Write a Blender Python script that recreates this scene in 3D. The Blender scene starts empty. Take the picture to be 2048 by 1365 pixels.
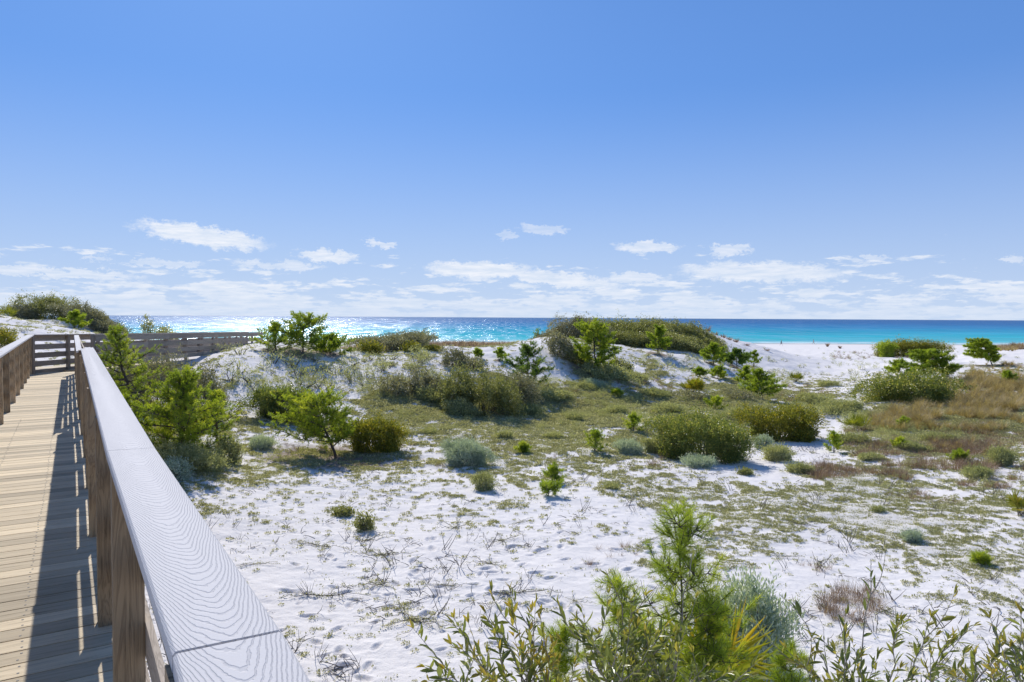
import bpy, math, random
import numpy as np
from mathutils import Matrix, Vector
rnd = random.Random(7); R = np.random.default_rng(7)
scene = bpy.context.scene
COL = scene.collection
# ------------------------------------------------------------------ camera, sky, sun, exposure
W0, H0, F = 2048.0, 1365.0, 1400.0
EYE = 9.3
PITCH, ROLL = 1.93, 0.315
cd = bpy.data.cameras.new('camera'); cam = bpy.data.objects.new('camera', cd); COL.objects.link(cam)
cd.sensor_width = 36.0; cd.lens = F / W0 * 36.0; cd.clip_start = 0.05; cd.clip_end = 90000
MR = Matrix.Rotation(math.radians(90 - PITCH), 4, 'X') @ Matrix.Rotation(math.radians(ROLL), 4, 'Z')
cam.matrix_world = Matrix.Translation((0, 0, EYE)) @ MR
scene.camera = cam
M3 = np.array(MR.to_3x3())
SUN_EL, SUN_AZ = 38.0, -20.0          # azimuth from +Y towards +X
sd = bpy.data.lights.new('sun', 'SUN'); sd.energy = 4.4; sd.angle = math.radians(0.53); sd.color = (1, 0.955, 0.89)
so = bpy.data.objects.new('sun', sd); COL.objects.link(so)
sv = Vector((math.sin(math.radians(SUN_AZ)) * math.cos(math.radians(SUN_EL)), math.cos(math.radians(SUN_AZ)) * math.cos(math.radians(SUN_EL)), math.sin(math.radians(SUN_EL))))
so.rotation_euler = sv.to_track_quat('Z', 'Y').to_euler()
so.location = (0, 0, 60)
scene.view_settings.view_transform = 'Standard'; scene.view_settings.look = 'None'
scene.view_settings.exposure = 0.0; scene.view_settings.gamma = 1.0
scene.view_settings.use_curve_mapping = False
scene.cycles.max_bounces = 6; scene.cycles.transparent_max_bounces = 8
scene.cycles.diffuse_bounces = 3; scene.cycles.glossy_bounces = 2; scene.cycles.transmission_bounces = 4
scene.cycles.sample_clamp_indirect = 6

class NT:
    def __init__(s, tree): s.t = tree; s.n = tree.nodes; s.l = tree.links
    def new(s, typ, **kw):
        nd = s.n.new(typ)
        for k, v in kw.items():
            if k.startswith('i_'):
                key = k[2:]; key = int(key) if key.isdigit() else key.replace('__', ' ')
                s.put(nd.inputs[key], v)
            else: setattr(nd, k, v)
        return nd
    def put(s, sock, v):
        if isinstance(v, bpy.types.NodeSocket): s.l.new(v, sock)
        else: sock.default_value = v
    def math(s, op, a, b=0.0, c=0.0, clamp=False):
        nd = s.n.new('ShaderNodeMath'); nd.operation = op; nd.use_clamp = clamp
        s.put(nd.inputs[0], a); s.put(nd.inputs[1], b); s.put(nd.inputs[2], c); return nd.outputs[0]
    def mix(s, f, a, b, typ='MIX'):
        nd = s.n.new('ShaderNodeMix'); nd.data_type = 'RGBA'; nd.blend_type = typ
        s.put(nd.inputs[0], f); s.put(nd.inputs[6], a); s.put(nd.inputs[7], b); return nd.outputs[2]
    def ramp(s, f, stops, interp='LINEAR'):
        nd = s.n.new('ShaderNodeValToRGB'); cr = nd.color_ramp; cr.interpolation = interp
        while len(cr.elements) < len(stops): cr.elements.new(0.5)
        for e, (p, c) in zip(cr.elements, stops):
            e.position = p; e.color = (c, c, c, 1) if isinstance(c, (int, float)) else (*c, 1)
        s.put(nd.inputs[0], f); return nd.outputs[0]
    def noise(s, vec, scale, detail=4, rough=0.55, dist=0.0, out=0):
        nd = s.n.new('ShaderNodeTexNoise'); s.put(nd.inputs['Vector'], vec)
        nd.inputs['Scale'].default_value = scale; nd.inputs['Detail'].default_value = detail
        nd.inputs['Roughness'].default_value = rough; nd.inputs['Distortion'].default_value = dist
        return nd.outputs[out]
    def mapr(s, v, a, b, c, d, smooth=False):
        nd = s.n.new('ShaderNodeMapRange'); nd.clamp = True
        if smooth: nd.interpolation_type = 'SMOOTHSTEP'
        s.put(nd.inputs[0], v)
        for i, x in enumerate((a, b, c, d)): nd.inputs[i + 1].default_value = x
        return nd.outputs[0]

world = bpy.data.worlds.new('World'); scene.world = world; world.use_nodes = True
def build_world():
    t = NT(world.node_tree); t.n.clear()
    tc = t.new('ShaderNodeTexCoord')
    sky = t.new('ShaderNodeTexSky'); sky.sky_type = 'NISHITA'; sky.sun_disc = False
    sky.sun_elevation = math.radians(SUN_EL); sky.sun_rotation = math.radians(SUN_AZ)
    sky.air_density = 1.0; sky.dust_density = 0.25; sky.ozone_density = 2.2; sky.altitude = 0
    sx = t.new('ShaderNodeSeparateXYZ'); t.l.new(tc.outputs['Generated'], sx.inputs[0])
    x, y, z = sx.outputs
    az = t.math('MULTIPLY', t.math('ARCTAN2', x, y), 57.29578)
    el = t.math('MULTIPLY', t.math('ARCSINE', z), 57.29578)
    # colour balance of the clear air
    skc = t.mix(1.0, sky.outputs[0], (0.44, 0.69, 1.04, 1), 'MULTIPLY')
    bg = t.new('ShaderNodeBackground'); t.put(bg.inputs[0], skc); bg.inputs[1].default_value = 0.105
    bf = t.new('ShaderNodeBackground'); bf.inputs[0].default_value = (.152, .342, .815, 1); bf.inputs[1].default_value = 1.0
    mf = t.new('ShaderNodeMixShader'); t.put(mf.inputs[0], t.mapr(z, 0.0, 1.0, .80, 0.0)); t.l.new(bg.outputs[0], mf.inputs[1]); t.l.new(bf.outputs[0], mf.inputs[2]); bg = mf
    # clouds: low cumulus band
    def vec(sx_, sy_, off=0.0):
        c = t.new('ShaderNodeCombineXYZ'); t.put(c.inputs[0], t.math('MULTIPLY', az, sx_)); t.put(c.inputs[1], t.math('MULTIPLY', el, sy_)); c.inputs[2].default_value = off
        return c.outputs[0]
    n1 = t.noise(vec(0.24, 1.25, 3.7), 1.0, 8, 0.62)
    n2 = t.noise(vec(0.8, 2.9, 9.1), 1.0, 7, 0.62)
    nn = t.math('ADD', t.math('MULTIPLY', n1, 0.68), t.math('MULTIPLY', n2, 0.32))
    thr = t.ramp(t.mapr(el, 0, 10, 0, 1), [(0.0, 0.40), (0.10, 0.425), (0.19, 0.46), (0.27, 0.49), (0.42, 0.53), (0.50, 0.59), (0.62, 0.66), (0.80, 0.8), (1.0, 1.0)])
    dlt = t.math('SUBTRACT', nn, thr)
    m_band = t.mapr(dlt, 0.0, 0.085, 0, .9, True)
    # individual higher clouds
    w = t.noise(vec(0.9, 1.6, 1.3), 1.0, 9, 0.72, out=1)
    sw = t.new('ShaderNodeSeparateXYZ'); t.l.new(w, sw.inputs[0])
    wx = t.math('MULTIPLY', t.math('SUBTRACT', sw.outputs[0], 0.5), 4.5)
    wy = t.math('MULTIPLY', t.math('SUBTRACT', sw.outputs[1], 0.5), 2.0)
    azd = t.math('ADD', az, wx); eld = t.math('ADD', el, wy)
    msk = None
    for (ca, ce, ra, re, sl, st) in CLOUDS:
        da = t.math('SUBTRACT', azd, ca)
        de = t.math('SUBTRACT', t.math('SUBTRACT', eld, ce), t.math('MULTIPLY', da, sl))
        q = t.math('ADD', t.math('POWER', t.math('ABSOLUTE', t.math('DIVIDE', da, ra)), 2.0), t.math('POWER', t.math('ABSOLUTE', t.math('DIVIDE', de, re)), 2.0))
        m = t.math('MULTIPLY', t.mapr(q, 0.35, 1.15, 1, 0, True), st)
        msk = m if msk is None else t.math('MAXIMUM', msk, m)
    dens = t.math('MAXIMUM', t.math('MULTIPLY', m_band, t.mapr(el, 0.3, 2.2, 0.45, 0.86)), msk)
    # whitish air near the horizon
    hz = t.math('MULTIPLY', t.math('POWER', t.mapr(el, 0.0, 18.0, 1.0, 0.0), 1.5), 0.93)
    bh = t.new('ShaderNodeBackground'); bh.inputs[0].default_value = (0.60, 0.72, 0.91, 1); bh.inputs[1].default_value = 1.0
    mxh = t.new('ShaderNodeMixShader'); t.put(mxh.inputs[0], hz); t.l.new(bg.outputs[0], mxh.inputs[1]); t.l.new(bh.outputs[0], mxh.inputs[2])
    shade = t.mapr(t.noise(vec(0.5, 3.0, 5.0), 1.0, 5, 0.6), 0.35, 0.65, 0, 1)
    cc = t.mix(shade, (0.70, 0.79, 0.93, 1), (0.93, 0.95, 1.0, 1))
    bc = t.new('ShaderNodeBackground'); t.put(bc.inputs[0], cc); bc.inputs[1].default_value = 1.0
    mxc = t.new('ShaderNodeMixShader'); t.put(mxc.inputs[0], dens); t.l.new(mxh.outputs[0], mxc.inputs[1]); t.l.new(bc.outputs[0], mxc.inputs[2])
    o = t.new('ShaderNodeOutputWorld'); t.l.new(mxc.outputs[0], o.inputs[0])
def pix_azel(px, py):
    v = M3 @ np.array([(px - W0 / 2) / F, -(py - H0 / 2) / F, -1.0]); v /= np.linalg.norm(v)
    return math.degrees(math.atan2(v[0], v[1])), math.degrees(math.asin(v[2]))
CLOUDS = []
for (px, py, rx, ry, sl, st) in [(405, 472, 115, 22, -0.11, .95), (655, 513, 60, 15, -.05, .85), (757, 489, 32, 9, -.15, .7), (1300, 496, 66, 14, -.02, .75),
        (1085, 459, 50, 11, -.05, .5), (1010, 470, 20, 11, 0, .4), (1455, 502, 40, 12, .05, .65), (1740, 518, 28, 9, 0, .5), (2030, 520, 22, 8, -.1, .5), (203, 518, 22, 6, 0, .4),
        (960, 540, 110, 20, -.02, .9), (1120, 560, 130, 18, -.12, .85), (1520, 545, 150, 24, -.03, .8), (1270, 556, 70, 12, 0, .7), (560, 532, 90, 10, -.02, .6), (330, 528, 70, 8, 0, .5), (110, 545, 130, 10, -.03, .7)]:
    a_, e_ = pix_azel(px, py); k = 57.3 / F
    CLOUDS.append((a_, e_, rx * k * 1.05, ry * k * .92, sl, st * .95))
build_world()

# ------------------------------------------------------------------ helpers
def ray(px, py):
    v = M3 @ np.array([(px - W0 / 2) / F, -(py - H0 / 2) / F, -1.0]); return v / v[1]
def at_depth(px, py, d):
    v = ray(px, py) * d; return np.array([v[0], v[1], v[2] + EYE])
def on_plane(px, py, z):
    v = ray(px, py); s = (z - EYE) / v[2]; return np.array([v[0] * s, v[1] * s, z])

def tag(o, label=None, cat=None, group=None, kind=None):
    if label: o['label'] = label
    if cat: o['category'] = cat
    if group: o['group'] = group
    if kind: o['kind'] = kind
    return o
def empty(name, loc=(0, 0, 0)):
    o = bpy.data.objects.new(name, None); o.location = loc; o.empty_display_size = .2; COL.objects.link(o); return o

class MB:
    def __init__(s): s.V = []; s.Fc = []; s.T = []; s.U = []; s.nv = 0
    def add(s, v, f, tint=0.5, uv=None):
        v = np.asarray(v, float).reshape(-1, 3); f = np.asarray(f, np.int64)
        s.V.append(v); s.Fc.append(f + s.nv); s.nv += len(v)
        tt = np.broadcast_to(np.asarray(tint, float), (len(f),)); s.T.append(tt)
        s.U.append(np.zeros((f.size, 2)) if uv is None else np.asarray(uv, float).reshape(-1, 2))
    def mesh(s, name, smooth=False):
        me = bpy.data.meshes.new(name)
        V = np.concatenate(s.V); me.vertices.add(len(V)); me.vertices.foreach_set('co', V.ravel())
        L = np.concatenate([f.ravel() for f in s.Fc]); lt = np.concatenate([np.full(len(f), f.shape[1]) for f in s.Fc])
        me.loops.add(len(L)); me.loops.foreach_set('vertex_index', L)
        me.polygons.add(len(lt)); me.polygons.foreach_set('loop_start', np.concatenate([[0], np.cumsum(lt)[:-1]]))
        me.polygons.foreach_set('use_smooth', np.full(len(lt), bool(smooth)))
        uvl = me.uv_layers.new(name='UVMap'); uvl.data.foreach_set('uv', np.concatenate(s.U).ravel())
        a = me.attributes.new('tint', 'FLOAT', 'FACE'); a.data.foreach_set('value', np.concatenate(s.T))
        me.update(calc_edges=True); return me
    def build(s, name, mat, parent=None, smooth=False, loc=None):
        me = s.mesh(name, smooth); me.materials.append(mat)
        o = bpy.data.objects.new(name, me); COL.objects.link(o)
        if loc is not None: o.location = loc
        if parent is not None: o.parent = parent
        return o
    def tube(s, pts, rad, sides=6, tint=0.5, cap=True):
        pts = np.asarray(pts, float); n = len(pts); rad = np.broadcast_to(np.asarray(rad, float), (n,))
        tg = np.gradient(pts, axis=0); tg /= np.linalg.norm(tg, axis=1)[:, None] + 1e-9
        ref = np.array([0, 0, 1.0]) if abs(tg[:, 2]).mean() < .85 else np.array([1.0, 0, 0])
        a = np.cross(tg, ref); a /= np.linalg.norm(a, axis=1)[:, None] + 1e-9; b = np.cross(tg, a)
        th = np.arange(sides) * 2 * math.pi / sides
        ring = pts[:, None, :] + rad[:, None, None] * (np.cos(th)[None, :, None] * a[:, None, :] + np.sin(th)[None, :, None] * b[:, None, :])
        i = np.arange(n - 1)[:, None] * sides; j = np.arange(sides)[None, :]; j2 = (j + 1) % sides
        f = np.stack([i + j, i + j2, i + sides + j2, i + sides + j], -1).reshape(-1, 4)
        s.add(ring.reshape(-1, 3), f, tint)
    def box(s, c, ux, uy, uz, hx, hy, hz, tint=.5, uvo=(0, 0), long=0):
        """box with half sizes along unit axes; uv = (across, along) with 'long' the grain axis"""
        c = np.asarray(c, float); A = [np.asarray(ux, float), np.asarray(uy, float), np.asarray(uz, float)]; Hh = [hx, hy, hz]
        cs = [(i, j, k) for i in (-1, 1) for j in (-1, 1) for k in (-1, 1)]
        v = np.array([c + A[0] * hx * i + A[1] * hy * j + A[2] * hz * k for i, j, k in cs])
        f = [[0, 1, 3, 2], [4, 6, 7, 5], [0, 4, 5, 1], [2, 3, 7, 6], [0, 2, 6, 4], [1, 5, 7, 3]]
        ax = [0, 0, 1, 1, 2, 2]; uv = []
        for face, nrm in zip(f, ax):
            oth = [a for a in range(3) if a != nrm]
            if long in oth: la = long; oa = [a for a in oth if a != long][0]
            else: la, oa = oth
            for vi in face:
                sg = cs[vi]; uv.append((sg[oa] * Hh[oa] + uvo[0] + nrm * .37, sg[la] * Hh[la] + uvo[1]))
        s.add(v, f, tint, uv)
UP = np.array([0, 0, 1.0])
def nrm(v): v = np.asarray(v, float); return v / (np.linalg.norm(v, axis=-1, keepdims=True) + 1e-12)
def beam(mb, p0, p1, w, h, tint=.5, side=None):
    p0 = np.asarray(p0, float); p1 = np.asarray(p1, float); d = p1 - p0; L = np.linalg.norm(d); d = d / L
    s_ = nrm(np.cross(d, UP)) if side is None else nrm(side); u_ = np.cross(s_, d)
    mb.box((p0 + p1) / 2, d, s_, u_, L / 2, w / 2, h / 2, tint, (rnd.random() * 9, rnd.random() * 9), 0)

# value noise in numpy
_T = np.random.default_rng(5).random((256, 256))
def vn(x, y, o=0):
    x = np.asarray(x, float) + o * 17.13 + 1000; y = np.asarray(y, float) + o * 7.77 + 1000
    xi = np.floor(x).astype(int); yi = np.floor(y).astype(int); fx = x - xi; fy = y - yi
    fx = fx * fx * (3 - 2 * fx); fy = fy * fy * (3 - 2 * fy)
    g = lambda a, b: _T[a & 255, b & 255]
    return (g(xi, yi) * (1 - fx) + g(xi + 1, yi) * fx) * (1 - fy) + (g(xi, yi + 1) * (1 - fx) + g(xi + 1, yi + 1) * fx) * fy
def fbm(x, y, o=0, n=4):
    r = 0; a = .5; s_ = 1; t_ = 0
    for k in range(n): r = r + a * vn(x * s_, y * s_, o + k * 3.1); t_ += a; a *= .5; s_ *= 2.03
    return r / t_

# ------------------------------------------------------------------ materials
def new_mat(name):
    m = bpy.data.materials.new(name); m.use_nodes = True; t = NT(m.node_tree); t.n.clear()
    o = t.new('ShaderNodeOutputMaterial'); return m, t, o
def attr(t, n): return t.new('ShaderNodeAttribute', attribute_name=n).outputs['Fac']
def mat_leaf(name, c1, c2, c3=None, transl=.4, rough=.5, tboost=1.6, spec=.4):
    m, t, o = new_mat(name)
    oi = t.new('ShaderNodeObjectInfo')
    ti = t.math('ADD', attr(t, 'tint'), t.math('MULTIPLY', t.math('SUBTRACT', oi.outputs['Random'], .5), .25))
    st = [(0.0, c1), (1.0, c2)] if c3 is None else [(0.0, c1), (0.7, c2), (1.0, c3)]
    col = t.ramp(ti, st)
    p = t.new('ShaderNodeBsdfPrincipled'); t.put(p.inputs['Base Color'], col); p.inputs['Roughness'].default_value = rough
    p.inputs['Specular IOR Level'].default_value = spec
    tr = t.new('ShaderNodeBsdfTranslucent'); t.put(tr.inputs[0], t.mix(1.0, col, (tboost * 1.15, tboost * 1.1, tboost * .45, 1), 'MULTIPLY'))
    mx = t.new('ShaderNodeMixShader'); mx.inputs[0].default_value = transl
    t.l.new(p.outputs[0], mx.inputs[1]); t.l.new(tr.outputs[0], mx.inputs[2]); t.l.new(mx.outputs[0], o.inputs[0]); return m
def mat_bark(name, c1, c2):
    m, t, o = new_mat(name); tc = t.new('ShaderNodeTexCoord')
    n = t.noise(tc.outputs['Object'], 14, 5, .7)
    p = t.new('ShaderNodeBsdfPrincipled'); t.put(p.inputs['Base Color'], t.mix(n, (*c1, 1), (*c2, 1))); p.inputs['Roughness'].default_value = .9
    b = t.new('ShaderNodeBump'); b.inputs['Strength'].default_value = .5; b.inputs['Distance'].default_value = .02; t.put(b.inputs['Height'], n)
    t.l.new(b.outputs[0], p.inputs['Normal']); t.l.new(p.outputs[0], o.inputs[0]); return m
M = {}
M['pine'] = mat_leaf('pine_needles', (.12, .19, .025), (.30, .38, .045), (.52, .52, .08), .50, .5)
M['pine_dark'] = mat_leaf('dark_pine_needles', (.07, .13, .03), (.17, .26, .045), (.30, .38, .07), .44, .5)
M['oak'] = mat_leaf('scrub_oak_leaves', (.13, .15, .055), (.31, .32, .13), (.60, .57, .30), .36, .36, 1.4, .7)
M['oak_green'] = mat_leaf('green_scrub_leaves', (.085, .125, .03), (.24, .28, .07), (.62, .54, .17), .38, .34, 1.5, .7)
M['oak_grey'] = mat_leaf('grey_scrub_leaves', (.17, .17, .105), (.34, .33, .215), (.58, .54, .39), .28, .42, 1.2, .6)
M['holly'] = mat_leaf('yellow_green_leaves', (.08, .10, .016), (.23, .24, .035), (.48, .38, .05), .40, .35, 1.5, .5)
M['heath'] = mat_leaf('heath_leaves', (.22, .245, .13), (.44, .46, .265), (.64, .62, .41), .38, .6, 1.3)
M['silver'] = mat_leaf('silver_leaves', (.32, .40, .34), (.54, .62, .54), (.76, .80, .73), .32, .5, 1.1)
M['palm'] = mat_leaf('palmetto_blades', (.10, .14, .015), (.26, .27, .03), (.50, .34, .04), .4, .4)
M['grass'] = mat_leaf('dry_grass_blades', (.28, .21, .105), (.48, .38, .20), (.62, .51, .30), .38, .6, 1.1)
M['redstem'] = mat_leaf('dry_reddish_stems', (.20, .13, .095), (.36, .25, .18), (.48, .36, .26), .25, .8, 1.0)
M['mat'] = mat_leaf('ground_cover_leaves', (.23, .235, .13), (.50, .49, .31), (.74, .71, .51), .3, .8, 1.15)
M['near_leaf'] = mat_leaf('bay_leaves', (.10, .135, .05), (.21, .235, .06), (.42, .32, .06), .38, .30, 1.5, .6)
M['bark'] = mat_bark('grey_bark', (.09, .075, .06), (.24, .21, .18))
M['bark_dark'] = mat_bark('dark_bark', (.05, .038, .03), (.14, .11, .085))
M['twig'] = mat_bark('twig_bark', (.20, .17, .14), (.40, .36, .31))

def mat_sand():
    m, t, o = new_mat('white_sand'); tc = t.new('ShaderNodeTexCoord'); ob = tc.outputs['Object']
    lit = attr(t, 'litter')
    n1 = t.noise(ob, .35, 4, .6); n2 = t.noise(ob, 9, 5, .7); n3 = t.noise(ob, 60, 4, .8)
    base = t.mix(n1, (.80, .75, .705, 1), (.865, .825, .785, 1))
    base = t.mix(t.mapr(n2, .45, .8, 0, .35), base, (.60, .585, .58, 1))
    spk = t.mapr(t.noise(ob, 26, 3, .8), .655, .70, 0, 1)
    base = t.mix(t.math('MULTIPLY', spk, .5), base, (.26, .22, .17, 1))
    lm = t.math('MULTIPLY', t.mapr(t.math('ADD', lit, t.math('MULTIPLY', t.math('SUBTRACT', n2, .5), .9)), .25, .75, 0, 1), .92)
    litc = t.mix(t.noise(ob, 30, 3, .8), (.16, .10, .06, 1), (.36, .28, .20, 1))
    cov = attr(t, 'cover')
    cm = t.mapr(t.math('ADD', cov, t.math('MULTIPLY', t.math('SUBTRACT', t.noise(ob, 5, 6, .75), .5), 1.0)), .6, 1.0, 0, .35)
    base = t.mix(cm, base, t.mix(n3, (.34, .31, .21, 1), (.56, .52, .40, 1)))
    base = t.mix(lm, base, litc)
    wet = attr(t, 'wet')
    base = t.mix(wet, base, (.42, .40, .37, 1))
    p = t.new('ShaderNodeBsdfPrincipled'); t.put(p.inputs['Base Color'], base); p.inputs['Roughness'].default_value = .95
    p.inputs['Specular IOR Level'].default_value = .15
    h = t.math('ADD', t.math('MULTIPLY', t.noise(ob, 6, 5, .65), .035), t.math('MULTIPLY', t.noise(ob, 45, 4, .7), .012))
    b = t.new('ShaderNodeBump'); b.inputs['Strength'].default_value = .6; b.inputs['Distance'].default_value = 1.0; t.put(b.inputs['Height'], h)
    t.l.new(b.outputs[0], p.inputs['Normal']); t.l.new(p.outputs[0], o.inputs[0]); return m
M['sand'] = mat_sand()

def mat_wood(name, c1, c2, c3, scl=1.0, rough=.75, rs=(6, .8), rm=.45, rf=75, bs=.6):
    m, t, o = new_mat(name)
    uv = t.new('ShaderNodeUVMap', uv_map='UVMap').outputs[0]; ti = attr(t, 'tint')
    mp = t.new('ShaderNodeMapping'); t.put(mp.inputs[0], uv); mp.inputs['Scale'].default_value = (60 * scl, 2.2 * scl, 1)
    cb = t.new('ShaderNodeVectorMath', operation='ADD'); t.l.new(mp.outputs[0], cb.inputs[0])
    cx = t.new('ShaderNodeCombineXYZ'); t.put(cx.inputs[2], t.math('MULTIPLY', ti, 60)); t.l.new(cx.outputs[0], cb.inputs[1])
    n1 = t.noise(cb.outputs[0], 1.0, 6, .7, .6)
    mp2 = t.new('ShaderNodeMapping'); t.put(mp2.inputs[0], uv); mp2.inputs['Scale'].default_value = (*rs, 1)
    n2 = t.noise(mp2.outputs[0], 1.5, 4, .6, 1.0)
    rings = t.math('SINE', t.math('MULTIPLY', t.math('ADD', n2, t.math('MULTIPLY', n1, .12)), rf))
    rg = t.mapr(rings, -.2, 1.0, 0, 1)
    col = t.mix(n1, (*c1, 1), (*c2, 1)); col = t.mix(t.math('MULTIPLY', rg, rm), col, (*c3, 1))
    col = t.mix(1.0, col, t.ramp(ti, [(0, .62), (1, 1.2)]), 'MULTIPLY')
    crack = t.mapr(n1, .33, .42, 1, 0); col = t.mix(t.math('MULTIPLY', crack, .85), col, (*[x * .3 for x in c1], 1))
    p = t.new('ShaderNodeBsdfPrincipled'); t.put(p.inputs['Base Color'], col); p.inputs['Roughness'].default_value = rough
    p.inputs['Specular IOR Level'].default_value = .3
    b = t.new('ShaderNodeBump'); b.inputs['Strength'].default_value = bs; b.inputs['Distance'].default_value = .004
    t.put(b.inputs['Height'], t.math('ADD', n1, t.math('MULTIPLY', rg, .4))); t.l.new(b.outputs[0], p.inputs['Normal'])
    t.l.new(p.outputs[0], o.inputs[0]); return m
M['deckwood'] = mat_wood('weathered_deck_wood', (.50, .385, .23), (.84, .71, .50), (.38, .295, .19), rs=(22, .5), rm=.3, rf=22, bs=.22)
M['postwood'] = mat_wood('brown_post_wood', (.34, .24, .135), (.60, .44, .27), (.20, .135, .08))
M['railwood'] = mat_wood('grey_brown_rail_wood', (.32, .26, .20), (.52, .44, .35), (.22, .17, .13))

def mat_cap():
    m, t, o = new_mat('embossed_composite_cap')
    uv = t.new('ShaderNodeUVMap', uv_map='UVMap').outputs[0]
    sx = t.new('ShaderNodeSeparateXYZ'); t.put(sx.inputs[0], uv); u, v = sx.outputs[0], sx.outputs[1]
    ns = t.noise(uv, 16, 3, .6); nl = t.noise(uv, 1.4, 2, .5); nf = t.noise(uv, 70, 3, .6)
    mp = t.new('ShaderNodeMapping'); t.put(mp.inputs[0], uv); mp.inputs['Scale'].default_value = (1, .28, 1)
    nm = t.noise(mp.outputs[0], 9, 2, .5)
    uu = t.math('ADD', u, t.math('MULTIPLY', t.math('SUBTRACT', nl, .5), .05))
    au = t.math('POWER', t.math('ABSOLUTE', uu), 2.0)
    f = t.math('ADD', t.math('SUBTRACT', v, t.math('MULTIPLY', au, 40.0)), t.math('MULTIPLY', t.math('SUBTRACT', nm, .5), .20))
    f = t.math('ADD', f, t.math('MULTIPLY', t.math('SUBTRACT', ns, .5), .034)); f = t.math('ADD', f, t.math('MULTIPLY', t.math('SUBTRACT', nf, .5), .015))
    s = t.math('SINE', t.math('MULTIPLY', f, 2 * math.pi / .031))
    line = t.mapr(s, .45, .98, 0, 1, True)
    col = t.mix(t.math('MULTIPLY', t.math('MULTIPLY', line, t.mapr(t.noise(uv, 30, 4, .7), .35, .6, .35, .95)), .8), (.64, .615, .60, 1), (.455, .445, .45, 1))
    col = t.mix(t.mapr(t.noise(uv, 220, 3, .7), .5, .75, 0, .3), col, (.72, .75, .80, 1))
    scr = t.noise(uv, 40, 2, .5); speck = t.mapr(t.noise(uv, 26, 1, .5), .80, .83, 0, 1)
    col = t.mix(speck, col, (.12, .10, .08, 1))
    p = t.new('ShaderNodeBsdfPrincipled'); t.put(p.inputs['Base Color'], col); p.inputs['Roughness'].default_value = .7; p.inputs['Specular IOR Level'].default_value = .18
    b = t.new('ShaderNodeBump'); b.inputs['Strength'].default_value = .7; b.inputs['Distance'].default_value = .0015
    t.put(b.inputs['Height'], t.math('SUBTRACT', t.math('MULTIPLY', t.noise(uv, 240, 3, .7), .6), line)); t.l.new(b.outputs[0], p.inputs['Normal'])
    t.l.new(p.outputs[0], o.inputs[0]); return m
M['cap'] = mat_cap()

def mat_water():
    m, t, o = new_mat('sea_water'); ge = t.new('ShaderNodeNewGeometry'); pos = ge.outputs['Position']
    sx = t.new('ShaderNodeSeparateXYZ'); t.l.new(pos, sx.inputs[0])
    yy = t.math('ADD', sx.outputs[1], t.math('MULTIPLY', t.math('SUBTRACT', t.noise(pos, .004, 4, .6), .5), 170))
    lg = t.math('LOGARITHM', t.math('MAXIMUM', yy, 100), 10.0)
    col = t.ramp(t.mapr(lg, 2.35, 4.2, 0, 1), [(0.0, (.36, .60, .56)), (.04, (.12, .52, .54)), (.12, (.045, .43, .52)), (.20, (.035, .34, .48)), (.30, (.035, .23, .43)), (.45, (.035, .155, .35)), (.7, (.045, .14, .31)), (1.0, (.08, .18, .34))])
    streak = t.noise(pos, .012, 5, .6); mp = t.new('ShaderNodeMapping'); t.put(mp.inputs[0], pos); mp.inputs['Scale'].default_value = (.25, 1, 1)
    st = t.noise(mp.outputs[0], .03, 5, .65)
    col = t.mix(1.0, col, t.ramp(st, [(.3, .8), (.7, 1.2)]), 'MULTIPLY')
    # broken foam at the shoreline
    fo = t.math('MULTIPLY', t.mapr(sx.outputs[1], 270, 296, 1, 0), t.mapr(t.noise(mp.outputs[0], .16, 5, .7), .42, .55, 0, 1))
    col = t.mix(fo, col, (.85, .88, .88, 1))
    mq = t.new('ShaderNodeMapping'); t.put(mq.inputs[0], pos); mq.inputs['Scale'].default_value = (.14, .011, 1)
    ruf = t.mapr(t.noise(mq.outputs[0], 1.0, 9, .8), .47, .58, .02, .38)
    df = t.new('ShaderNodeBsdfDiffuse'); t.put(df.inputs[0], col)
    gl = t.new('ShaderNodeBsdfGlossy'); gl.inputs['Roughness'].default_value = .24; gl.inputs['Color'].default_value = (.9, .95, 1, 1)
    p = t.new('ShaderNodeMixShader'); t.put(p.inputs[0], ruf); t.l.new(df.outputs[0], p.inputs[1]); t.l.new(gl.outputs[0], p.inputs[2])
    cc = t.new('ShaderNodeMapping'); t.put(cc.inputs[0], pos); cc.inputs['Scale'].default_value = (.6, 1, 1); cc.inputs['Rotation'].default_value = (0, 0, .15)
    h = t.math('ADD', t.math('MULTIPLY', t.noise(cc.outputs[0], .09, 3, .6), 3.6), t.math('ADD', t.math('MULTIPLY', t.noise(cc.outputs[0], .45, 3, .6), 1.0), t.math('MULTIPLY', t.noise(cc.outputs[0], 2.2, 3, .6), .16)))
    b = t.new('ShaderNodeBump'); b.inputs['Strength'].default_value = 1.0; b.inputs['Distance'].default_value = .8; t.put(b.inputs['Height'], h)
    t.l.new(b.outputs[0], gl.inputs['Normal']); t.l.new(p.outputs[0], o.inputs[0]); return m
M['water'] = mat_water()
def mat_plain(name, c, rough=.8):
    m, t, o = new_mat(name); tc = t.new('ShaderNodeTexCoord'); n = t.noise(tc.outputs['Object'], 12, 3, .6)
    p = t.new('ShaderNodeBsdfPrincipled'); t.put(p.inputs['Base Color'], t.mix(n, (*[x * .8 for x in c], 1), (*[min(1, x * 1.15) for x in c], 1))); p.inputs['Roughness'].default_value = rough
    t.l.new(p.outputs[0], o.inputs[0]); return m

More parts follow.
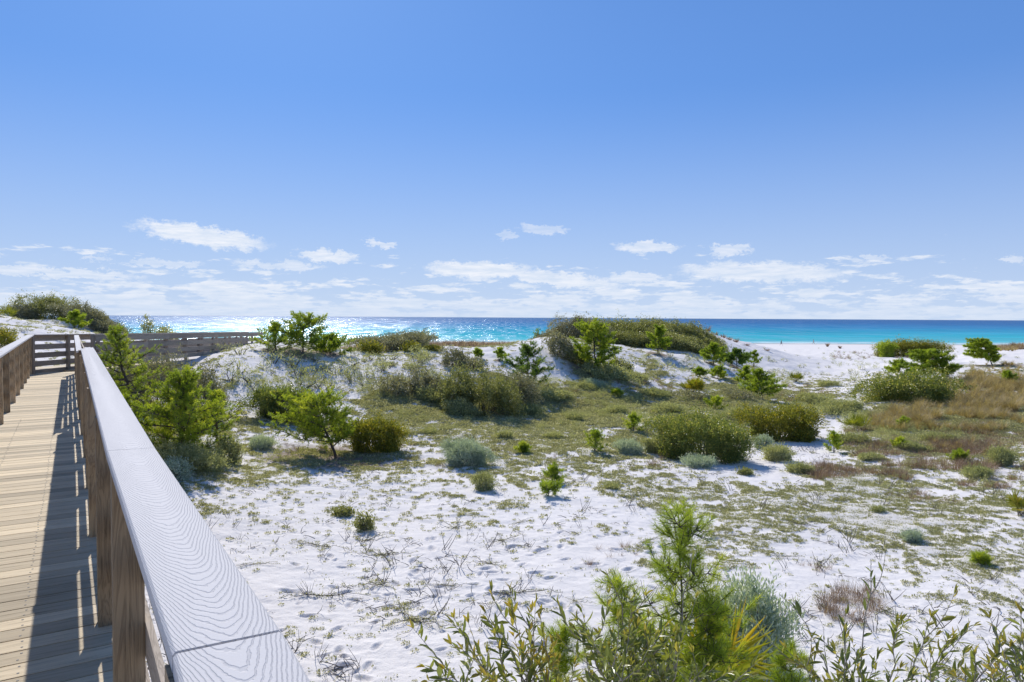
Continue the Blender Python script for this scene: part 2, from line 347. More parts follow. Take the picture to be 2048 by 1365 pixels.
# ------------------------------------------------------------------ terrain
CP = []   # (u, v, z)
def cp(px, py, d):
    p = at_depth(px, py, d); CP.append((p[0] / p[1], math.log(p[1]), p[2]))
def cph(px, d, h):          # drop below the eye given
    p = at_depth(px, 640, d); CP.append((p[0] / p[1], math.log(p[1]), EYE - h))
for px in (-1200, -300, 300, 1024, 1700, 2400, 3300):
    cph(px, 1.2, 3.35); cph(px, 3.5, 3.45)
for px in (350, 700, 1024, 1400, 1800, 2200, 2900): cph(px, 6.8, 3.5)
for px in (-1500, -500, -100): cph(px, 6.8, 3.0); 
for px, h in ((500, 3.45), (800, 3.55), (1100, 3.55), (1400, 3.6), (1800, 3.65), (2200, 3.6), (2900, 3.4)): cph(px, 10.5, h)
for px, h in ((-1500, 1.8), (-400, 2.3), (50, 2.7), (330, 2.95), (600, 3.4), (900, 3.55), (1200, 3.6), (1600, 3.75), (2000, 3.75), (2500, 3.4), (3300, 2.8)): cph(px, 15.5, h)
for px, h in ((-1500, 0.6), (-500, 1.1), (-100, 1.55), (70, 1.8), (170, 1.95), (300, 2.35), (450, 2.85), (600, 3.25), (800, 3.5), (1000, 3.6), (1300, 3.75), (1600, 4.05), (2000, 4.05), (2500, 3.6), (3300, 2.6)): cph(px, 21.5, h)
for px, h in ((-400, .9), (0, 1.05), (100, 1.6), (200, 1.72), (330, 1.7), (450, 1.6), (600, 2.35), (720, 2.6), (860, 2.95), (1000, 3.5), (1250, 3.75)): cph(px, 26.5, h)
for px, h in ((-400, .55), (0, .62), (110, 1.05), (200, 1.55), (330, 1.72), (430, 1.62), (520, 1.27), (600, 1.5), (700, 1.6), (850, 2.2), (950, 2.75), (1080, 3.3), (1250, 3.75), (1450, 4.0), (1600, 4.3), (1800, 4.2), (2000, 4.15), (2300, 3.7), (3300, 2.4)): cph(px, 31, h)
for px, h in ((-300, .1), (0, .1), (60, .35), (130, .75), (230, 1.25), (340, 1.75), (450, 1.9), (520, 1.45), (600, 1.6), (700, 1.85), (850, 1.6), (950, 1.72), (1080, 1.85), (1180, 2.7), (1300, 3.3), (1450, 3.8), (1600, 4.45), (1800, 4.2), (2000, 4.2)): cph(px, 36.5, h)
for px, h in ((-500, -.8), (-100, -.5), (20, .3), (110, .45), (180, .85), (250, 1.5), (340, 2.4), (500, 2.7), (700, 2.6), (900, 2.1), (1010, 1.75), (1090, 1.15), (1160, 1.5), (1250, 2.35), (1350, 2.9), (1450, 3.4), (1550, 4.3), (1700, 4.4), (1850, 4.2), (2000, 4.0), (2300, 3.6)): cph(px, 43, h)
for px, h in ((-200, .5), (110, .8), (260, 1.7), (500, 4.0), (750, 3.6), (1000, 2.9), (1100, 1.7), (1190, 1.75), (1260, 2.1), (1340, 2.1), (1430, 2.9), (1550, 4.4), (1700, 4.6), (1850, 3.9), (1990, 3.9), (2300, 3.5)): cph(px, 50, h)
for px, h in ((0, 1.5), (250, 3.6), (700, 4.6), (1000, 3.9), (1100, 2.3), (1200, 2.0), (1350, 1.9), (1430, 2.2), (1500, 3.9), (1620, 4.9), (1800, 4.5), (1930, 4.0), (2050, 3.9)): cph(px, 60, h)
for px, h in ((0, 5), (400, 5.5), (900, 4.9), (1080, 3.6), (1250, 2.6), (1385, 1.15), (1450, 2.15), (1540, 3.6), (1650, 5.2), (1800, 4.9), (1950, 4.0), (2048, 3.6), (2300, 3.4)): cph(px, 76, h)
for px, h in ((0, 6), (400, 6), (800, 4.2), (920, 4.0), (1050, 4.2), (1250, 4.5), (1400, 3.9), (1480, 3.6), (1560, 4.7), (1680, 6.1), (1800, 6.0), (1900, 5.5), (1990, 4.2), (2060, 4.1), (2500, 4.2)): cph(px, 100, h)
for px in (-1000, 0, 500, 900, 1200, 1450, 1700, 2048, 2600):
    cph(px, 145, 7.4); cph(px, 200, 8.45); cph(px, 258, 9.15); cph(px, 300, 9.9); cph(px, 420, 12.)
CP = np.array(CP); US = 2.2
def _phi(r2): return .5 * r2 * np.log(r2 + 1e-9)
def _fit():
    X = np.stack([CP[:, 0] * US, CP[:, 1]], 1); n = len(X)
    r2 = ((X[:, None] - X[None]) ** 2).sum(-1); A = _phi(r2) + np.eye(n) * 1e-4
    P_ = np.concatenate([np.ones((n, 1)), X], 1)
    S = np.block([[A, P_], [P_.T, np.zeros((3, 3))]]); w = np.linalg.solve(S, np.concatenate([CP[:, 2], np.zeros(3)]))
    return X, w
_X, _w = _fit()
def tz0(x, y):
    x = np.atleast_1d(np.asarray(x, float)); y = np.atleast_1d(np.asarray(y, float)); sh = x.shape
    y_ = np.maximum(y.ravel(), 1.2); u = x.ravel() / y_ * US; v = np.log(y_); out = np.empty_like(u)
    u = np.clip(u, -3.5, 3.8)
    for i in range(0, len(u), 60000):
        a = np.stack([u[i:i + 60000], v[i:i + 60000]], 1)
        r2 = (a[:, 0:1] - _X[None, :, 0]) ** 2 + (a[:, 1:2] - _X[None, :, 1]) ** 2
        out[i:i + 60000] = _phi(r2) @ _w[:-3] + _w[-3] + a[:, 0] * _w[-2] + a[:, 1] * _w[-1]
    return out.reshape(sh)
def tz(x, y):
    x = np.atleast_1d(np.asarray(x, float)); y = np.atleast_1d(np.asarray(y, float))
    k = np.clip((y - 4) / 25, .15, 1) * np.clip((240 - y) / 60, .08, 1)
    dk = np.clip(np.abs(x + 13.3) / 2 - .6, .1, 1); k = np.where((y < 37), k * dk, k)
    z = tz0(x, y) + k * ((fbm(x * .33, y * .33, 1, 4) - .5) * .55) + k * (fbm(x * 1.4, y * 1.4, 4, 3) - .5) * .12
    return z
def tz1(x, y): return float(tz(x, y)[0])
def hit(px, py, d0=3.0, d1=262.0):
    d = np.exp(np.linspace(math.log(d0), math.log(d1), 900)); v = ray(px, py)
    x = v[0] * d; z = EYE + v[2] * d; g = tz(x, d); b = np.where(z <= g)[0]
    if len(b) == 0: return None
    i = b[0]; return np.array([x[i], d[i], g[i]])

# cover density given at picture places, read back at ground positions
def project(x, y, z):
    p = np.stack([x, y, z - EYE], -1) @ M3   # camera coords
    return W0 / 2 + F * p[..., 0] / -p[..., 2], H0 / 2 - F * p[..., 1] / -p[..., 2]
DEN = [(500, 1365, .12), (700, 1300, .15), (900, 1300, .12), (600, 1150, .05), (900, 1130, .07), (1150, 1130, .05), (1250, 1250, .15), (1600, 1180, .18), (1650, 1100, .22), (1700, 1250, .28), (1950, 1250, .45), (2030, 1330, .4),
       (450, 960, .7), (560, 960, .75), (450, 1010, .55), (620, 1020, .35), (700, 970, .5), (850, 960, .5), (480, 1080, .12), (760, 1020, .3), (1000, 990, .35), (1150, 1000, .3), (1250, 990, .5), (1330, 1000, .7), (1400, 985, .6), (1300, 1050, .2),
       (1100, 1050, .12), (1500, 1050, .5), (1600, 1010, .8), (1750, 1040, .8), (1900, 1030, .75), (2030, 1060, .55), (1500, 1000, .7), (1700, 960, .7), (1850, 970, .5), (2020, 950, .45), (1590, 915, .05), (1620, 895, .05), (1650, 865, .05), (1540, 932, .05), (1500, 942, .08), (1660, 845, .1), (1450, 945, .15), (1560, 925, .12), (1640, 890, .12), (1660, 850, .15),
       (560, 880, .4), (480, 900, .5), (650, 880, .5), (830, 850, .8), (950, 850, .9), (1100, 850, .85), (1250, 900, .6), (1150, 900, .7), (1000, 940, .6), (880, 940, .45), (1300, 850, .5), (1200, 820, .8), (1350, 820, .7), (1500, 790, .8), (1600, 800, .6),
       (1710, 900, .65), (1850, 900, .6), (2000, 880, .6), (1750, 850, .7), (1950, 850, .65), (1650, 800, .45), (1700, 770, .3), (1620, 760, .35), (1560, 740, .35), (1600, 710, .08), (1700, 715, .3), (1800, 730, .4), (1950, 760, .35), (2020, 700, .3), (1700, 745, .35),
       (1900, 725, .2), (2000, 780, .5), (500, 720, .12), (600, 740, .22), (700, 740, .25), (650, 790, .25), (500, 790, .25), (800, 740, .35), (800, 800, .7), (900, 710, .3), (1000, 710, .15), (1080, 690, .1), (950, 760, .6), (1100, 740, .3), (1250, 725, .3), (1300, 760, .5),
       (1350, 730, .25), (1150, 780, .75), (1400, 800, .7), (1500, 680, .03), (1450, 700, .3), (100, 650, .15), (0, 650, .2), (200, 700, .1), (300, 860, .5), (300, 760, .4), (100, 800, .4), (1000, 690, .5), (1200, 660, .6), (1640, 690, .0)]
DEN = np.array(DEN, float)
def dens(x, y, z):
    px, py = project(x, y, z); sh = px.shape; px = px.ravel(); py = py.ravel(); out = np.empty_like(px)
    for i in range(0, len(px), 60000):
        r2 = (px[i:i + 60000, None] - DEN[None, :, 0]) ** 2 + (1.9 * (py[i:i + 60000, None] - DEN[None, :, 1])) ** 2 + 200
        w = r2 ** -1.8; out[i:i + 60000] = (w * DEN[None, :, 2]).sum(1) / w.sum(1)
    return out.reshape(sh)
def cover(x, y, z, dn=None):
    dn = dens(x, y, z) if dn is None else dn
    n = .42 * fbm(x * .55, y * .55, 11, 3) + .58 * fbm(x * 2.6, y * 2.6, 21, 4)
    return dn, dn * .97 + (n - .5) * 1.5      # >0.5 = covered

LITTER = []   # (x, y, r, strength) filled by plants
# footprints
FP = []
def make_footprints():
    r = random.Random(11)
    trails = [((520, 1240), (1420, 1120)), ((640, 1330), (1180, 1060)), ((560, 1110), (1120, 1240)), ((700, 1200), (1500, 1080)), ((900, 1060), (620, 1350)), ((1100, 1200), (500, 1170)), ((1300, 1060), (760, 1150))]
    for (a, b) in trails:
        A = hit(*a); B = hit(*b); n = int(np.linalg.norm(B - A) / .5)
        dirv = (B - A)[:2] / np.linalg.norm((B - A)[:2])
        for i in range(n):
            p = A + (B - A) * (i / n); s = (-1) ** i * .14
            FP.append((p[0] - dirv[1] * s + r.uniform(-.12, .12), p[1] + dirv[0] * s + r.uniform(-.12, .12), math.atan2(dirv[1], dirv[0]) + r.uniform(-.4, .4), r.uniform(.55, .95)))
    for _ in range(90):
        p = hit(r.uniform(470, 1500), r.uniform(1050, 1365)); FP.append((p[0], p[1], r.uniform(0, 6.28), r.uniform(.35, .8)))
make_footprints()

def build_terrain():
    us = np.concatenate([np.linspace(-3, -1.0, 50)[:-1], np.linspace(-1.0, .86, 900), np.linspace(.86, 3, 50)[1:]])
    vs = np.concatenate([np.linspace(math.log(1.2), math.log(5), 50)[:-1], np.linspace(math.log(5), math.log(15), 460)[:-1], np.linspace(math.log(15), math.log(90), 560)[:-1], np.linspace(math.log(90), math.log(420), 130)])
    U, V = np.meshgrid(us, vs); Y = np.exp(V); X = U * Y
    Z = tz(X, Y)
    dn, cv = cover(X, Y, Z)
    hum = np.clip(cv - .45, 0, .4) * np.clip(Y / 14, .3, 1.2) * .10     # slight mounding under the mats
    Z = Z + np.where(Y < 120, hum, 0)
    # small wind relief on bare sand
    Z = Z + np.where(Y < 45, (fbm(X * 4.2 + Y, Y * 6.5, 31, 3) - .5) * .028, 0)
    near = (Y < 15)
    for (fx, fy, a, s) in FP:
        m = near & (abs(X - fx) < .3) & (abs(Y - fy) < .3)
        if not m.any(): continue
        dx = X[m] - fx; dy = Y[m] - fy; l = (dx * math.cos(a) + dy * math.sin(a)) / (.12 * s); q = (-dx * math.sin(a) + dy * math.cos(a)) / (.055 * s)
        r2 = l * l + q * q
        Z[m] += -.042 * s * np.exp(-r2 ** 1.5) + .014 * s * np.exp(-(np.sqrt(r2) - 1.45) ** 2 * 5)
    lit = np.zeros_like(X)
    for (lx, ly, lr, ls) in LITTER:
        m = (abs(X - lx) < lr * 1.6) & (abs(Y - ly) < lr * 1.6)
        r2 = ((X[m] - lx) ** 2 + (Y[m] - ly) ** 2) / lr ** 2; lit[m] = np.maximum(lit[m], ls * np.exp(-r2 ** 1.4 * 1.2))
    wet = np.clip((Y - 246) / 14, 0, 1) * (Y > 240)
    n, k = X.shape
    # rows behind the camera, coarse, so the sand goes on past the viewer
    Xb = np.stack([us * 60, us * 9]); Yb = np.stack([np.full(k, -60.), np.full(k, -2.)]); Zb = np.full((2, k), EYE - 3.3)
    X = np.concatenate([Xb, X]); Y = np.concatenate([Yb, Y]); Z = np.concatenate([Zb, Z]); z2 = np.zeros((2, k))
    lit = np.concatenate([z2, lit]); wet = np.concatenate([z2, wet]); dnn = np.concatenate([z2, np.clip(cv, 0, 1)])
    n += 2
    i = np.arange(n - 1)[:, None] * k; j = np.arange(k - 1)[None, :]
    f = np.stack([i + j, i + j + 1, i + k + j + 1, i + k + j], -1).reshape(-1, 4)
    mb = MB(); mb.add(np.stack([X, Y, Z], -1).reshape(-1, 3), f)
    me = mb.mesh('sand_ground', True); me.materials.append(M['sand'])
    for nm, arr in (('litter', lit), ('cover', dnn), ('wet', wet)):
        a = me.attributes.new(nm, 'FLOAT', 'POINT'); a.data.foreach_set('value', arr.ravel())
    o = bpy.data.objects.new('sand_ground', me); COL.objects.link(o); o['kind'] = 'structure'
    # sea
    mb = MB(); xs = np.array([-45000, -8000, -1500, -300, 300, 1500, 8000, 45000.]); ys = np.array([262., 400, 1000, 4000, 15000, 60000])
    Xs, Ys = np.meshgrid(xs, ys); kk = len(xs); i = np.arange(len(ys) - 1)[:, None] * kk; j = np.arange(kk - 1)[None, :]
    Ys[0] += 0
    f = np.stack([i + j, i + j + 1, i + kk + j + 1, i + kk + j], -1).reshape(-1, 4)
    mb.add(np.stack([Xs, Ys, np.full(Xs.shape, 0.02)], -1).reshape(-1, 3), f)
    s = mb.build('sea', M['water']); s['kind'] = 'structure'
    mb = MB(); mb.add([[-45000, 400, -5], [45000, 400, -5], [45000, 60000, -5], [-45000, 60000, -5]], [[0, 1, 2, 3]])
    s = mb.build('seabed', M['sand']); s['kind'] = 'structure'
#@@PARTS@@
# ------------------------------------------------------------------ boardwalk
def lerp(a, b, f): return a + (b - a) * f
def on_tilt(px, py, a0, k):
    v = ray(px, py); s = -a0 / (v[2] + k); return np.array([v[0] * s, v[1] * s, EYE + v[2] * s])
def CZf(y): return EYE - .47 - .0035 * y
def DZf(y): return EYE - 1.57 - .0025 * y
def build_boardwalk():
    root = empty('boardwalk', (0, 0, EYE - 1.57))
    tag(root, 'raised wooden boardwalk with slatted railings bending right past the dune', 'boardwalk')
    O = np.array([0, 0, EYE - 1.57]); CP_ = lambda x, y, dz=0.: on_tilt(x, y, .47 + dz, .0035)
    def reb(mb): 
        mb.V = [v - O for v in mb.V]; return mb
    # --- cap boards of the near right railing (inner, outer edge points)
    in_pts = [CP_(x, y) for x, y in ((345, 1307), (213, 902), (161.5, 698))]
    out_pts = [CP_(x, y) for x, y in ((564, 1261), (311, 896), (186.5, 695))]
    def cap_piece(poly_in, poly_out, parent, z0=None, v0=0.0, gap=.004):
        a0, a1 = poly_in; b0, b1 = poly_out; mb = MB(); th = .030; ch = .0045
        d = nrm(((a1 - a0) + (b1 - b0)) / 2); a0 = a0 + d * gap; b0 = b0 + d * gap
        L = np.linalg.norm(a1 - a0); n = max(2, int(L / .25)); s_ = nrm(b0 - a0)
        prof = [(-1, -th), (-1, -ch), (-1 + .0001, 0)]
        w = np.linalg.norm(b0 - a0)
        rows = []; uvr = []
        for i in range(n + 1):
            f = i / n; A = lerp(a0, a1, f); B = lerp(b0, b1, f); sd_ = nrm(B - A)
            rows.append([A - UP * th, A - UP * ch, A + sd_ * ch, B - sd_ * ch, B - UP * ch, B - UP * th])
            wv = np.linalg.norm(B - A) / 2; vv = v0 + f * L
            uvr.append([(-wv - .06, vv), (-wv - .01, vv), (-wv, vv), (wv, vv), (wv + .01, vv), (wv + .06, vv)])
        V = np.array(rows).reshape(-1, 3); UVv = np.array(uvr).reshape(-1, 2); fs = []; uv = []
        for i in range(n):
            for j in range(6):
                j2 = (j + 1) % 6; q = [i * 6 + j, i * 6 + j2, (i + 1) * 6 + j2, (i + 1) * 6 + j]; fs.append(q); uv += [UVv[k] for k in q]
        fs = fs; mb.add(V, fs, .5, uv)
        for base, rev in ((0, False), (n * 6, True)):
            q1 = [base + k for k in (0, 1, 4, 5)]; q2 = [base + k for k in (1, 2, 3, 4)]
            for q in (q1, q2): mb.add(V[q], [[0, 1, 2, 3]], .5, UVv[q] * [[1, .2]])
        return reb(mb).build('handrail_cap', M['cap'], parent)
    right = empty('right_railing'); right.parent = root; right['label'] = 'right-hand railing with wide grey grained cap boards'
    # nearest board runs on toward and past the viewer
    a0, a1 = in_pts[0], in_pts[1]; b0, b1 = out_pts[0], out_pts[1]
    w0 = b0 - a0; dirn = nrm(a0 - a1)
    wa = CP_(354, 1345, .006) ; 
    e_in = a0 + nrm(CP_(362, 1372) - a0) * .55; e_out = e_in + (CP_(622, 1372) - CP_(362, 1372)) * 0.985
    cap_piece((e_in, a0 - dirn * -.004), (e_out, b0 - dirn * -.004), right, v0=-.5, gap=0)
    cap_piece((in_pts[0], in_pts[1]), (out_pts[0], out_pts[1]), right, v0=.1)
    cap_piece((in_pts[1], in_pts[2]), (out_pts[1], out_pts[2]), right, v0=3.1)
    c0 = CP_(152.5, 703, .034); c1 = CP_(148, 670.5); e0 = CP_(164, 700, .034); e1 = CP_(157.5, 670.5)
    cap_piece((c0, c1), (e0, e1), right, v0=9.)
    # --- posts along the inner line
    ds = [2.28, 3.56, 5.0, 6.4, 7.8, 9.3, 10.7, 12.1, 13.6, 15.0, 16.5, 18.0, 19.2]
    xs = np.interp([634 + 2198 / d for d in ds], [735, 745, 760, 780, 810, 850, 913, 975, 1074, 1251, 1600], [148, 148, 149, 150, 152.5, 157, 164, 168.6, 173.7, 189.7, 221])
    PB = [on_tilt(x, 634 + 2198 / d - .3, 1.57, .0025) for x, d in zip(xs, ds)]
    ext = PB[0] + (PB[0] - PB[1]) * 1.0; PB = [ext] + PB
    pw = .089
    def post(mb_parent, p, dirv, side, top, bot, mat='postwood', w=pw):
        mb = MB(); c = p + side * w / 2; h = (top - bot) / 2
        mb.box([c[0], c[1], (top + bot) / 2], side, dirv, UP, w / 2, w / 2, h, rnd.random(), (rnd.random() * 9, rnd.random() * 9), 2)
        return reb(mb).build('post', M[mat], mb_parent)
    RN = []
    for i, p in enumerate(PB):
        dv = nrm((PB[min(i + 1, len(PB) - 1)] - PB[max(i - 1, 0)]) * [1, 1, 0]); side = nrm(np.cross(dv, UP)); RN.append((p, dv, side))
        g = tz1(p[0], p[1])
        p += side * .014; post(right, p, dv, side, CZf(p[1]) - .031, min(g - .3, p[2] - .4))
    # extra doubled post just behind the nearest one, as in the picture
    def slats(parent, line, top, zoff, nb, bh, pitch, th, mat, tops=None, off=pw, out_first=0.0):
        k = 0
        while k < len(line) - 1:
            k2 = min(k + 3, len(line) - 1)
            for r_ in range(nb):
                mb = MB()
                for kk in range(k, k2):
                    p, dv, sd_ = line[kk]; q, _, sd2 = line[kk + 1]
                    za = (top if tops is None else tops[kk]) - zoff - bh / 2 - r_ * pitch; zb = (top if tops is None else tops[kk + 1]) - zoff - bh / 2 - r_ * pitch
                    A = p + sd_ * (off + th / 2 + .001); B = q + sd2 * (off + th / 2 + .001); A = np.array([A[0], A[1], za]); B = np.array([B[0], B[1], zb])
                    jit = 0; A[2] += jit; B[2] += jit
                    dd = nrm(B - A)
                    beam(mb, A - dd * .001, B + dd * .001, th, bh, rnd.random() * .6 + .2)
                reb(mb).build('rail', M[mat], parent)
            k = k2
    slats(right, RN, 0, .005, 4, .116, .243, .020, 'railwood', [CZf(q[0][1]) - .031 for q in RN])
    # --- left railing of the near leg
    L0 = CP_(68, 669.5); L1 = CP_(0, 707); dl = nrm((L1 - L0) * [1, 1, 0])
    left = empty('left_railing'); left.parent = root; left['label'] = 'left-hand railing with grey cap'
    ls = nrm(np.cross(-dl, UP)) * -1      # pointing left/outwards
    Lp = []
    nL = 15
    for i in range(nL):
        p = L0 + dl * (i * 1.5) + ls * .06; Lp.append((np.array([p[0], p[1], DZf(p[1])]), dl, ls))
        post(left, Lp[-1][0], dl, ls, CZf(p[1]) - .031, min(tz1(p[0], p[1]) - .3, DZf(p[1]) - .4))
    for i in range(0, nL - 1, 3):
        j = min(i + 3, nL - 1)
        p, q = L0 + dl * i * 1.5, L0 + dl * j * 1.5
        cap_piece((p, q), (p + ls * .15, q + ls * .15), left, v0=i)
    slats(left, Lp, 0, .005, 4, .122, .243, .026, 'railwood', [CZf(q[0][1]) - .031 for q in Lp])
    # --- second leg (runs away to the right of the corner)
    def leg(name, pa, pb, n, za, zb, outside, lab, depth_fn=None):
        e = empty(name); e.parent = root; e['label'] = lab
        ln = []; tops = []
        pa = np.array([*pa, 0.]); pb = np.array([*pb, 0.]); dv = nrm(pb - pa); sd_ = nrm(np.cross(dv, UP)) * outside
        for i in range(n + 1):
            p = lerp(pa, pb, i / n); tp = lerp(za, zb, i / n); ln.append((p, dv, sd_)); tops.append(tp - .031)
            g = tz1(p[0], p[1]); post(e, p, dv, sd_, tp - .031, min(g - .3, tp - 1.3), 'railwood')
        slats(e, ln, 0, .0, 5, .15, .235, .03, 'railwood', tops)
        for i in range(0, n, 3):
            j = min(i + 3, n); p = lerp(pa, pb, i / n) - sd_ * .02; q = lerp(pa, pb, j / n) - sd_ * .02
            mb = MB(); A = np.array([*(p + sd_ * .07)[:2], lerp(za, zb, i / n) - .012]); B = np.array([*(q + sd_ * .07)[:2], lerp(za, zb, j / n) - .012])
            beam(mb, A, B, .15, .032, .6); reb(mb).build('handrail_cap', M['railwood'], e)
    CRN = L0 + ls * .06
    leg('far_left_railing', (CRN[0], CRN[1] + .1), (-14.35, 38.0), 11, CZf(21.5), EYE - .86, -1, 'brown railing along the outer side of the far leg')
    endp = PB[-1]
    leg('far_right_railing', (endp[0] + .35, endp[1] + .2), (-12.75, 35.5), 10, CZf(20), EYE - .82, 1, 'brown railing along the seaward leg nearest the sand dune')
    # --- deck boards
    sb_ = MB(); mb = MB(); t = -0.6; base = PB[1]; pts = [p for p in PB]
    cum = [0]
    for a, b in zip(pts[:-1], pts[1:]): cum.append(cum[-1] + np.linalg.norm(b - a))
    T = -.2
    while T < cum[-1] + .9:
        k = min(max(np.searchsorted(cum, T) - 1, 0), len(pts) - 2); f = (T - cum[k]) / (cum[k + 1] - cum[k]); p = lerp(pts[k], pts[k + 1], f)
        dv = nrm(pts[min(k + 2, len(pts) - 1)] - pts[max(k - 1, 0)]); sd_ = nrm(np.cross(dv, UP))
        # distance to the left railing line
        A = L0 + ls * .06; den = np.cross(sd_[:2], dl[:2]); s_left = np.cross((A - p)[:2], dl[:2]) / den
        lo = s_left - .10 if abs(s_left) < 3 else -1.1; hi = .17
        c = p + sd_ * (lo + hi) / 2; jz = rnd.uniform(-.001, .001); DZ = DZf(c[1])
        mb.box([c[0], c[1], DZ - .019 + jz], dv, sd_, UP, .0672, (hi - lo) / 2, .019, rnd.random(), (rnd.random() * 20, rnd.random() * 20), 1)
        if T < 12:
            for s_ in (-.75, -.32, .08):
                for k_ in (-.035, .035):
                    q = c - sd_ * (lo + hi) / 2 + sd_ * (s_ + rnd.uniform(-.008, .008)) + dv * (k_ + rnd.uniform(-.006, .006)); a_ = np.arange(8) * math.pi / 4; ring = q + np.outer(np.cos(a_), dv) * .0055 + np.outer(np.sin(a_), sd_) * .0055; ring[:, 2] = DZ + jz + .0015
                    sb_.add(np.concatenate([ring, ring - UP * .003]), [[0, 1, 2, 3], [0, 3, 4, 7], [4, 5, 6, 7]] + [[i_, i_ + 8, (i_ + 1) % 8 + 8, (i_ + 1) % 8] for i_ in range(8)])
        T += .1445
    # second leg boards
    y = 19.0
    while y < 37.5:
        f = min(max((y - 21.6) / 16.4, 0), 1); z = DZf(21.5) - f * .30 - .02
        xl = -14.75 + .35 * f - .1; xr = np.interp(y, [19.4, 35.5], [endp[0] + .45, -12.65])
        if y > 20.6: mb.box([(xl + xr) / 2, y, z], [0, 1, 0], [1, 0, 0], UP, .0695, (xr - xl) / 2, .019, rnd.random(), (rnd.random() * 20, rnd.random() * 20), 1)
        y += .1445
    reb(mb).build('deck', M['deckwood'], root)
    o_ = reb(sb_).build('screw_heads', mat_plain('dark_screw_steel', (.10, .09, .08), .5), root); o_['kind'] = 'stuff'
    mb = MB()
    for s_ in (-.75, -.3, .1):
        for a, b in zip(pts[:-1], pts[1:]):
            dv = nrm(b - a); sd_ = nrm(np.cross(dv, UP)); beam(mb, a + sd_ * s_ - UP * .135, b + sd_ * s_ - UP * .135, .04, .19, .4)
    for xx in (-14.5, -12.9): beam(mb, (xx, 20.8, DZf(21) - .15), (xx + .2, 37.3, DZf(21) - .46), .04, .19, .4)
    reb(mb).build('joists', M['postwood'], root)

# ------------------------------------------------------------------ foliage generators (all local to the plant's base)
def rdir(n):
    v = R.normal(size=(n, 3)); return nrm(v)
def add_leaves(mb, P, D, N, L, Wd, tint, fold=.12):
    S = nrm(np.cross(D, N)); N2 = nrm(np.cross(S, D)); L = np.broadcast_to(np.asarray(L, float), (len(P),))[:, None]; Wd = np.broadcast_to(np.asarray(Wd, float), (len(P),))[:, None]
    a = P; b = P + D * L * .5 + S * Wd * .5 + N2 * L * fold; c = P + D * L; d = P + D * L * .5 - S * Wd * .5 + N2 * L * fold
    V = np.stack([a, b, c, d], 1).reshape(-1, 3); f = np.arange(len(P) * 4).reshape(-1, 4); mb.add(V, f, tint)
def add_needles(mb, P, D, L, w, tint):
    S = nrm(np.cross(D, rdir(len(P)))); L = np.broadcast_to(np.asarray(L, float), (len(P),))[:, None]
    V = np.stack([P + S * w * .5, P - S * w * .5, P + D * L], 1).reshape(-1, 3); f = np.arange(len(P) * 3).reshape(-1, 3); mb.add(V, f, tint)
def add_blades(mb, P, D, L, w, tint, droop=.5, seg=3):
    """grass blades: curved strips"""
    n = len(P); L = np.broadcast_to(np.asarray(L, float), (n,))[:, None]; S = nrm(np.cross(D, UP + .01 * rdir(n))) ; pts = []
    H_ = nrm(D * [1, 1, 0] + 1e-6)
    for k in range(seg + 1):
        f = k / seg; c = P + D * L * f + (H_ * .6 - UP) * L * droop * f * f * .6; ww = w * (1 - f * .92) * .5
        pts.append(c + S * ww); pts.append(c - S * ww)
    V = np.stack(pts, 1); base = np.arange(n)[:, None] * (2 * (seg + 1)); fs = [base + np.array([[2 * k, 2 * k + 1, 2 * k + 3, 2 * k + 2]]) for k in range(seg)]
    mb.add(V.reshape(-1, 3), np.concatenate(fs, 0), np.tile(np.broadcast_to(tint, (n,)), seg))

